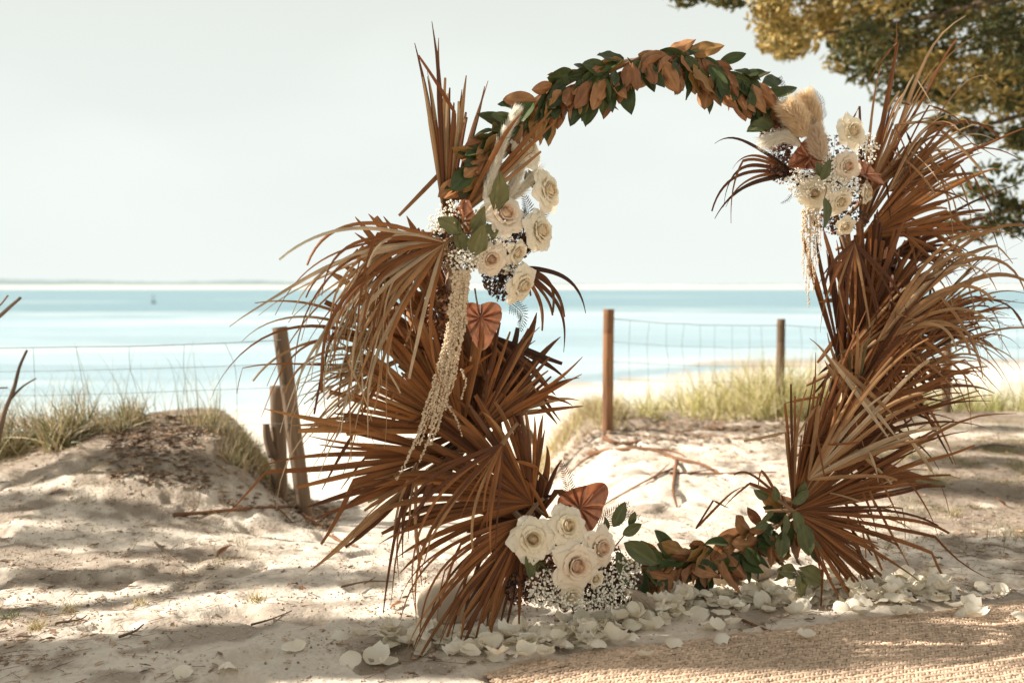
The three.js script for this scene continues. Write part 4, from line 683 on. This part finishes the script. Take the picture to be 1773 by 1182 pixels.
{ // dead branches standing in the grass at the left edge
  const o = P(-12, 760, 5.3), t = thing('dead_branch', 'bare forked dead branch standing in the grass at left', 'branch', o);
  const q = (...a) => a.map(([x, y, d]) => P(x, y, 5.3 + (d ?? 0)).sub(o));
  part('stem', limb(q([-12, 790], [5, 720], [24, 670], [33, 635], [46, 606]), .018, .006, 9, 26, .3), greyStick, t);
  part('side_branch', limb(q([18, 690], [40, 668], [62, 655]), .008, .003, 7, 12, .3), greyStick, t);
  part('side_branch', limb(q([-30, 680], [-5, 672], [12, 671]), .006, .004, 7, 12, .3), greyStick, t);
  const o2 = P(-60, 600, 5.0), t2 = thing('dead_branch', 'dead branch tips entering at the left edge above the wire', 'branch', o2), q2 = (...a) => a.map(([x, y]) => P(x, y, 5.0).sub(o2));
  part('stem', limb(q2([-200, 760], [-120, 640], [-60, 585], [0, 546], [18, 530], [35, 515]), .022, .007, 9, 30, .3), greyStick, t2);
  part('side_branch', limb(q2([-60, 585], [-15, 540], [2, 525], [13, 511]), .008, .004, 7, 16, .3), greyStick, t2);
}
// dead leaves one can pick out
{
  const brownL = Array.from({ length: 6 }, (_, i) => leafGeo(80 + i, COP[i % 4], COP[(i + 1) % 4], .3)); seed(640);
  const L = [[375, 966, 46, 'long rust dead leaf on bright sand left of the path'], [588, 958, 34, 'curled orange dead leaf at the foot of the bank'], [497, 1018, 30, 'upright brown dead leaf by the dry tuft'], [520, 1024, 34, 'brown dead leaf beside the upright one'], [130, 1008, 26, 'small rust dead leaf in the left foreground'], [155, 948, 26, 'pointed brown dead leaf on the left sand'], [648, 1122, 42, 'brown dead leaf standing among foreground petals'], [716, 1168, 24, 'small curled dead leaf at the bottom edge'], [712, 1070, 22, 'small tan dead leaf on sunlit sand'], [700, 1046, 40, 'pale green fallen leaf on sunlit sand'], [1745, 880, 30, 'pale curled leaf on the right-hand sand'], [1230, 745, 34, 'brown dead leaf by the fence foot'], [1340, 1015, 44, 'brown dead leaf between low garland and petals'], [1300, 742, 30, 'rust dead leaf beside the fence wire'], [110, 850, 28, 'brown dead leaf on the grassy slope'], [400, 1000, 22, 'tiny rust leaf in the shaded sand']];
  for (const [x, y, len, label] of L) { const p = gp(x, y), t = thing('dead_leaf', label, 'dead leaf', p); const d = -p.z, m = part('blade', pick(brownL), leafM, t, V(0, .008, 0)); m.rotation.set(-Math.PI / 2 + gs() * .35, gs() * .3, rnd() * 6); m.scale.setScalar(len * d / F); part('stem', limb([V(0, .008, 0), V(gs() * .01, .012, .012), V(gs() * .02, .01, .025)], .0012, .0008, 4, 5), twigM, t); }
}
// ---------------------------------------------------------------- litter, grass
function scatter(name, geo, mat, n, fn, host, label, category) { const im = new THREE.InstancedMesh(geo, mat, n); im.name = name; im.userData.kind = 'stuff'; if (label) { im.userData.label = label; im.userData.category = category; } im.castShadow = im.receiveShadow = true; let k = 0, guard = 0; const m = new THREE.Matrix4(); while (k < n && guard++ < n * 40) { const r = fn(); if (!r) continue; m.compose(r.p, r.q, r.s); im.setMatrixAt(k, m); im.setColorAt(k, LCR(r.c)); k++; } im.count = k; (host ?? scene).add(im); return im; }
const E = (x, y, z) => new THREE.Quaternion().setFromEuler(new THREE.Euler(x, y, z, 'YXZ'));
const litterAmt = (x, z) => { const d = -z; let a = .06 + .5 * sstep(.0, .3, fbm(x * 2.1, z * 3, 3, 12)); if (x < -1) a += .4 * sstep(-.8, -1.6, x) + 1.2 * sstep(5, 5.8, d) ; if (x > .3) a += .9 * sstep(7, 7.4, d) + .3 * sstep(5.4, 6, d); if (x > 1.4) a += .6; if (x > -1 && x < .2 && d > 4.4) a *= .1; return a; };
{
  const twig = new THREE.CylinderGeometry(.5, .3, 1, 4, 2); { const p = twig.attributes.position; for (let i = 0; i < p.count; i++) p.setX(i, p.getX(i) + .05 / .1 * .3 * (Math.abs(p.getY(i)) < .1 ? 1 : 0)); twig.computeVertexNormals(); }
  const chip = leafGeo(99, [1, 1, 1], [.9, .9, .9], .38); const spot = (mx) => { const d = rr(2.6, mx), x = rr(-.62, .62) * d * 1.02, z = -d; if (rnd() > litterAmt(x, z) || onRug(x, z)) return null; return V(x, G(x, z), z); };
  seed(71);
  const T = [[.2, .12, .07], [.28, .17, .1], [.14, .09, .06], [.34, .22, .13], [.42, .3, .2]];
  scatter('leaf_litter', twig, std({ roughness: 1 }), 11000, () => { const p = spot(9); if (!p) return null; const L = rr(.012, .08) * (rnd() < .12 ? 2 : 1), r = rr(.0012, .0034); p.y += r + .002; return { p, q: E(0, rnd() * 6.28, Math.PI / 2 + gs() * .12), s: V(r, L, r), c: pick(T) }; }, null, 'dry twig fragments strewn over the sand', 'litter');
  scatter('leaf_litter', chip, std({ vertexColors: true, roughness: .9, side: THREE.DoubleSide }), 5000, () => { const p = spot(9); if (!p) return null; p.y += .004; const L = rr(.012, .04); return { p, q: E(-Math.PI / 2 + gs() * .5, rnd() * 6.28, gs() * .5), s: V(L, L, L), c: ((f) => pick(T).map((v) => v * f))(rr(.8, 1.5)) }; }, null, 'small brown leaf fragments strewn over the sand', 'litter');
  scatter('leaf_litter', chip, std({ vertexColors: true, roughness: .95, side: THREE.DoubleSide }), 5200, () => { const left = rnd() < .55; const d = left ? rr(5.2, 6.6) : rr(6.9, 8.3), px = left ? 180 + 390 * rnd() : rr(900, 1480), x = (px - 886.5) / F * d, z = -d; if (rnd() > .25 + 1.6 * sstep(-.2, .2, fbm(x * 2, z * 3, 3, 2))) return null; const L = rr(.02, .055); return { p: V(x, G(x, z) + .006, z), q: E(-Math.PI / 2 + gs() * .6, rnd() * 6.28, gs() * .6), s: V(L, L, L), c: ((f) => pick(T).map((v) => v * f))(rr(.6, 1.2)) }; }, null, 'dark leaf and bark mulch on the mound crest and along the fence', 'litter');
  // fine grains and pebbly crumbs
  scatter('sand_crumbs', new THREE.IcosahedronGeometry(1, 0), std({ roughness: 1 }), 6000, () => { const d = rr(2.7, 5.2), x = rr(-.56, .5) * d, z = -d; if (onRug(x, z) || rnd() > .35 + fbm(x * 4, z * 4, 2) * 1.5) return null; const r = rr(.002, .006); return { p: V(x, G(x, z) + r * .3, z), q: E(rnd() * 6, rnd() * 6, 0), s: V(r, r * .7, r), c: rnd() < .88 ? [.55, .46, .36] : [.24, .17, .11] }; }, null, 'crumbs of sand and bark on the foreground sand', 'sand');
}
const bladeG = (() => { const pos = [], uv = [], idx = []; const N = 5; for (let i = 0; i <= N; i++) { const t = i / N, w = .5 * (1 - t * .85), y = t * (1 - .12 * t), x = t * t * .42; pos.push(x, y, -w * .012 * 1, x + .004 * 0, y, w * .012); uv.push(0, t, 1, t); } for (let i = 0; i < N; i++) { const a = i * 2; idx.push(a, a + 1, a + 2, a + 2, a + 1, a + 3); } return geoFrom(pos, uv, idx); })();
const grassM = thin([1, 1, 1], .35, { roughness: .8 });
function grass(label, n, region, hgt, cols, lean = .5, cat = 'grass', wid = 1) { return scatter('dune_grass', bladeG, grassM, n, () => { const r = region(); if (!r) return null; const [x, z, hs] = r, h = hgt * rr(.4, 1.15) * (hs ?? 1); const v = rr(.75, 1.25); return { p: V(x, G(x, z) - .01, z), q: E(gs() * lean, rnd() * 6.28, gs() * lean), s: V(h * rr(.5, 1.6), h, wid * rr(.35, .8)), c: pick(cols).map((k) => k * v) }; }, null, label, cat); }
const GY = [[.44, .42, .12], [.52, .47, .18], [.6, .52, .28], [.34, .36, .09], [.66, .58, .36]], GG = [[.13, .15, .045], [.2, .2, .07], [.3, .26, .11], [.36, .27, .14], [.09, .1, .035]], DRY = [[.5, .4, .22], [.42, .31, .16], [.58, .48, .3], [.3, .22, .11]];
seed(1234);
const clumpR = (n, fx) => { const cs = Array.from({ length: n }, fx); return () => { const c = pick(cs); return [c[0] + gs() * c[2], c[1] + gs() * c[2], c[3] ?? 1]; }; };
const onPx = (a, b, d0, d1) => { const d = rr(d0, d1), px = rr(a, b); return [(px - 886.5) / F * d, -d]; };
grass('green and straw grass clump on the mound at left', 2500, clumpR(44, () => { const [x, z] = onPx(-140, 225, 5.7, 6.6); const px = x * F / -z + 886; return [x, z, .06, px > 150 ? .55 : 1]; }), .36, [...GG, ...DRY], .9, 'grass', 1.3);
grass('tall thin grass stems rising before the wire at left', 260, () => [...onPx(-60, 380, 5.9, 6.5)], .52, [...DRY, ...GG], .3, 'grass', .6);
grass('straw grass on the edge of the mound by the leaning post', 1900, clumpR(26, () => { const [x, z] = onPx(330, 480, 5.6, 6.5); return [x, z, .06]; }), .16, [...DRY, GG[1], GG[0]], .6, 'grass', .7);
grass('tall sunlit yellow-green grass behind the woven wire fence', 4600, clumpR(150, () => { const d = rr(8.2, 10.4), px = 1060 + 480 * Math.pow(rnd(), .6); return [(px - 886.5) / F * d, -d, .1, lin(.5, 1.1, sstep(1080, 1330, px))]; }), .52, [...GY, [.66, .58, .36], [.6, .5, .26]], .8, 'grass', 1.4);
grass('low straw grass left of the brown fence post', 3400, clumpR(50, () => { const [x, z] = onPx(905, 1075, 7.7, 9.2); return [x, z, .1]; }), .2, [...DRY, GY[2], GY[1]], .7, 'grass', 1);
grass('yellow-green grass behind the fence at far right', 4600, clumpR(60, () => { const [x, z] = onPx(1520, 1900, 8.8, 10.6); return [x, z, .12]; }), .34, [...GY, GG[1]], .5, 'grass', 1);
grass('short sparse grass on the shaded ground at far right', 5200, () => { const [x, z] = onPx(1540, 1850, 4.4, 7.6); if (rnd() > sstep(-.02, .2, fbm(x * 2.4, z * 4.2, 3, 22)) + .08) return null; return [x, z]; }, .05, [...GG, DRY[1]], .9, 'grass', .5);
grass('sparse dry grass over the sandy slope at left', 2600, () => { const [x, z] = onPx(-60, 420, 4.2, 5.9); if (rnd() > sstep(.0, .3, fbm(x * 1.9, z * 3, 3, 62)) + .04) return null; return [x, z]; }, .05, [...DRY, GG[1], GG[2]], 1, 'grass', .45);
grass('sparse dry grass on the bank under the fence', 1500, () => { const [x, z] = onPx(930, 1450, 6.2, 7.8); if (rnd() > sstep(.0, .25, fbm(x * 2.2, z * 3, 3, 66)) + .04) return null; return [x, z]; }, .05, [...DRY, GG[2]], 1, 'grass', .5);
for (const [x, y, n, label] of [[445, 1040, 60, 'straw tuft on the sand near the shade edge'], [242, 1048, 36, 'green-tipped tuft in the left foreground'], [62, 1088, 60, 'pale dry tuft at the lower left'], [118, 1060, 40, 'small dry tuft right of the pale one'], [722, 1100, 50, 'dry tuft under the drooping palm tips'], [18, 1070, 50, 'dark green tuft at the left edge'], [1655, 892, 40, 'dry tuft on bright sand at right of the palm']]) {
  const p = gp(x, y), t = thing('grass_tuft', label, 'grass tuft', p); seed(x * 3 + y); const gl = []; for (let i = 0; i < n; i++) { const g = bladeG.clone(); const h = rr(.02, .055); g.scale(h * 1.6, h, .28); g.applyQuaternion(E(gs() * .9, rnd() * 6, gs() * .9)); g.translate(gs() * .03, 0, gs() * .03); gl.push(g); } part('blade', mergeGeometries(gl), thin(y === 1070 ? [.14, .15, .05] : [.5, .41, .2], .3), t, null, 'stuff');
}
// ---------------------------------------------------------------- trees
const tleaf = (() => { const pos = [], idx = [], uv = []; const N = 4; for (let i = 0; i <= N; i++) { const t = i / N, w = .22 * Math.sin(Math.PI * (.06 + .9 * t)); pos.push(t - .5, .05 * Math.sin(t * 3), -w, t - .5, -.06, 0, t - .5, .05 * Math.sin(t * 3), w); uv.push(0, t, .5, t, 1, t); } for (let i = 0; i < N; i++) for (let k = 0; k < 2; k++) { const a = i * 3 + k; idx.push(a, a + 1, a + 3, a + 3, a + 1, a + 4); } return geoFrom(pos, uv, idx); })();
const tleafM = thin([1, 1, 1], .45, { roughness: .6, specularIntensity: .5 });
const barkM = std({ color: LCR([.17, .12, .085]), map: woodMap, bumpMap: woodBump, bumpScale: .02 });
function crown(tree, o, clumps, size, cols) { const tot = clumps.reduce((a, c) => a + c[2], 0); let ci = 0, left = clumps[0][2]; return scatter('crown', tleaf, tleafM, tot, () => { while (left <= 0 && ci < clumps.length - 1) left = clumps[++ci][2]; left--; const [c, r, , tone] = clumps[ci]; const v = V(gs(), gs(), gs()).normalize().multiplyScalar(Math.pow(rnd(), .4)); const s = size * rr(.65, 1.25), k = rr(.7, 1.3), col = pick(cols[tone ?? 0]); return { p: V(c.x + v.x * r.x, c.y + v.y * r.y, c.z + v.z * r.z).sub(o), q: E(rnd() * 6.28, rnd() * 6.28, rnd() * 6.28), s: V(s, s, s * rr(.7, 1.1)), c: col.map((q) => q * k) }; }, tree); }
const TC = [[[.09, .10, .028], [.14, .14, .04], [.055, .066, .02], [.24, .19, .055]], [[.46, .33, .10], [.34, .26, .075], [.55, .4, .14], [.22, .185, .05]]];
{ // coastal tree at right, its crown over the palms
  seed(4545);
  const tb = V(6.3, 0, -8.6); tb.y = G(tb.x, tb.z); const t = thing('coastal_tree', 'spreading green-gold tree crown hanging in at the top right', 'tree', tb);
  const bound = [[1255, 66], [1330, 108], [1450, 128], [1560, 185], [1650, 255], [1773, 292], [2000, 300]], by = (x) => { for (let i = 1; i < bound.length; i++) if (x < bound[i][0]) return lin(bound[i - 1][1], bound[i][1], (x - bound[i - 1][0]) / (bound[i][0] - bound[i - 1][0])); return 300; };
  const cl = [];
  for (let i = 0; i < 300; i++) { const px = 1325 + 700 * Math.pow(rnd(), 1.15), b = by(px), py = b - 22 - rnd() * (b + 190), d = rr(8.0, 11.5) * (i % 5 ? 1 : 1.1), edge = b - py < 70 || px < 1430; const r = rr(.14, .32) * (edge ? .65 : 1.05); const c = P(px, py, d); cl.push([c, V(r * 1.3, r * .8, r * 1.2), edge ? 150 : 190, px < 1480 ? 1 : rnd() < .3 ? 1 : 0]); }
  for (const [px, py, r, n] of [[1700, 330, .15, 90], [1735, 345, .12, 60], [1655, 388, .12, 70], [1690, 405, .14, 80], [1745, 392, .16, 120], [1765, 360, .14, 90], [1640, 402, .07, 24], [1720, 375, .1, 40], [1770, 300, .3, 160], [1800, 380, .3, 200], [1178, 4, .07, 26], [1200, 2, .06, 16], [1245, 2, .1, 36], [1270, 8, .08, 30], [1230, -12, .12, 50], [1180, -20, .14, 50]]) cl.push([P(px, py, 8.6), V(r * 1.5, r * .6, r), n, px < 1300 ? 0 : 0]);
  crown(t, tb, cl, .075, TC);
  const q = (px, py, d) => P(px, py, d).sub(tb);
  part('trunk', limb([V(0, -.3, 0), V(-.08, .9, .05), V(.1, 2, -.1), V(0, 3.4, .1)], .26, .17, 14, 30, .2), barkM, t);
  for (const pts of [[V(.02, 2.2, -.05), q(2000, -40, 8.8), q(1780, -10, 9), q(1560, 40, 9.2), q(1400, 60, 9.2)], [V(.02, 2.6, 0), q(2000, -160, 9), q(1700, -120, 9.4), q(1500, -60, 9.5), q(1300, 20, 9.2)], [V(.05, 1.9, 0), q(2000, 150, 8.6), q(1850, 180, 8.8), q(1700, 220, 9), q(1660, 240, 9)], [V(0, 1.6, 0), q(2000, 300, 8.5), q(1850, 340, 8.6), q(1740, 365, 8.6), q(1650, 395, 8.6)], [V(.03, 3, .05), q(1900, -260, 9.2), q(1500, -150, 9), q(1250, -40, 8.7), q(1175, 2, 8.6)]]) part('limb', limb(pts, .075, .012, 9, 34, .25), barkM, t);
}
{ // tree to the left of the view: it throws the dappled shade over the foreground
  seed(7878);
  const tb = V(-7.4, 0, -3.4); tb.y = G(tb.x, tb.z); const t = thing('shade_tree', 'leafy tree left of the view that shades the foreground sand', 'tree', tb); const cl = [];
  const sh = (p, lx, lz, n, far) => { n = Math.round(n * 1.7); const x = -6.2 - (far ?? rnd() * 1.3), s = (p.x - x) / -SUN.x, c = p.clone().addScaledVector(SUN, s); cl.push([c, V(.35, Math.max(.12, lx * .5), lz), n]); };
  const g = (px, py, lx, lz, n) => sh(gp(px, py), lx, lz, n);
  // foreground band, the rug, the foot of the hoop
  for (const [x, y] of [[-60, 1190], [40, 1172], [130, 1158], [220, 1140], [310, 1124], [400, 1110], [490, 1106], [570, 1104], [650, 1094], [730, 1092]]) g(x, y, .42, .15, 210);
  for (const [x, y] of [[60, 1215], [200, 1185], [330, 1160], [470, 1140]]) g(x, y, .4, .12, 150);
  for (const [x, y] of [[900, 1140], [1000, 1128], [1100, 1125], [1080, 1160], [1180, 1150], [1280, 1130], [1380, 1092], [1480, 1074], [1590, 1066], [1690, 1050], [1760, 1040]]) g(x, y, .42, x > 1350 ? .05 : .09, x > 1350 ? 140 : 190);
  for (const [x, y, h] of [[930, 1070, .05], [1010, 1070, .1], [1080, 1060, .1], [960, 1060, .22], [1040, 1060, .28], [1150, 1050, .05], [900, 1060, .35]]) { const p = gp(x, y); p.y += h; sh(p, .25, .08, 36); }
  // dapples over the left sand and slope
  for (const [x, y] of [[40, 868], [140, 880], [230, 895], [60, 935], [170, 925], [330, 1002], [430, 1006], [530, 998], [150, 1000], [40, 1010], [290, 955], [400, 850], [300, 800], [180, 800], [60, 820]]) g(x, y, .3, .12, 75);
  // dapples over the right-hand ground
  for (const [x, y] of [[1640, 940], [1700, 975], [1760, 950], [1700, 1000], [1740, 860], [1690, 800], [1760, 780], [1720, 740], [1650, 850], [1600, 960]]) g(x, y, .5, .2, 150);
  crown(t, tb, cl, .085, TC);
  part('trunk', limb([V(0, -.3, 0), V(.1, 1.2, .1), V(-.05, 2.6, 0), V(.1, 4.2, -.1), V(0, 5.6, -.2)], .24, .1, 14, 30, .2), barkM, t);
  for (const pts of [[V(0, 1.6, 0), V(.8, 2.4, .1), V(1.2, 2.9, .3)], [V(0, 2.4, 0), V(.6, 3.4, -.6), V(.9, 3.8, -1.2)], [V(.1, 3.6, 0), V(.7, 4.4, -.3), V(1.2, 4.9, -.6)], [V(0, 3, 0), V(.5, 3.6, .6), V(.7, 4, .8)], [V(0, 1.8, 0), V(.5, 2, -1.2), V(.6, 2.4, -2.4)]]) part('limb', limb(pts, .08, .02, 9, 20, .25), barkM, t);
}
{ // the tree the photograph was taken under, behind the viewpoint
  seed(2468);
  const tb = V(2.2, 0, 3.8); tb.y = G(tb.x, tb.z); const t = thing('shade_tree', 'broad leafy tree standing behind the viewpoint', 'tree', tb); const cl = [];
  for (let i = 0; i < 150; i++) { const a = rnd() * 6.283, q = Math.sqrt(rnd()) * 5.2, c = V(1.2 + Math.cos(a) * q, 4.0 + rr(0, 2.4) * (1 - q / 7), 3.6 + Math.sin(a) * q * .8); if (c.z < -.6) continue; cl.push([c, V(.75, .35, .75), 130]); }
  crown(t, tb, cl, .12, TC);
  part('trunk', limb([V(0, -.3, 0), V(.1, 1.4, 0), V(-.1, 3, .1), V(0, 5.2, 0)], .3, .14, 14, 30, .2), barkM, t);
  for (let i = 0; i < 7; i++) { const a = i * .9; part('limb', limb([V(0, 2.4 + i * .2, 0), V(Math.cos(a) * 1.4, 3.4 + i * .15, Math.sin(a) * 1.2), V(Math.cos(a) * 3.6, 4.5, Math.sin(a) * 2.8)], .1, .02, 9, 20, .25), barkM, t); }
}
renderer.render(scene, camera);
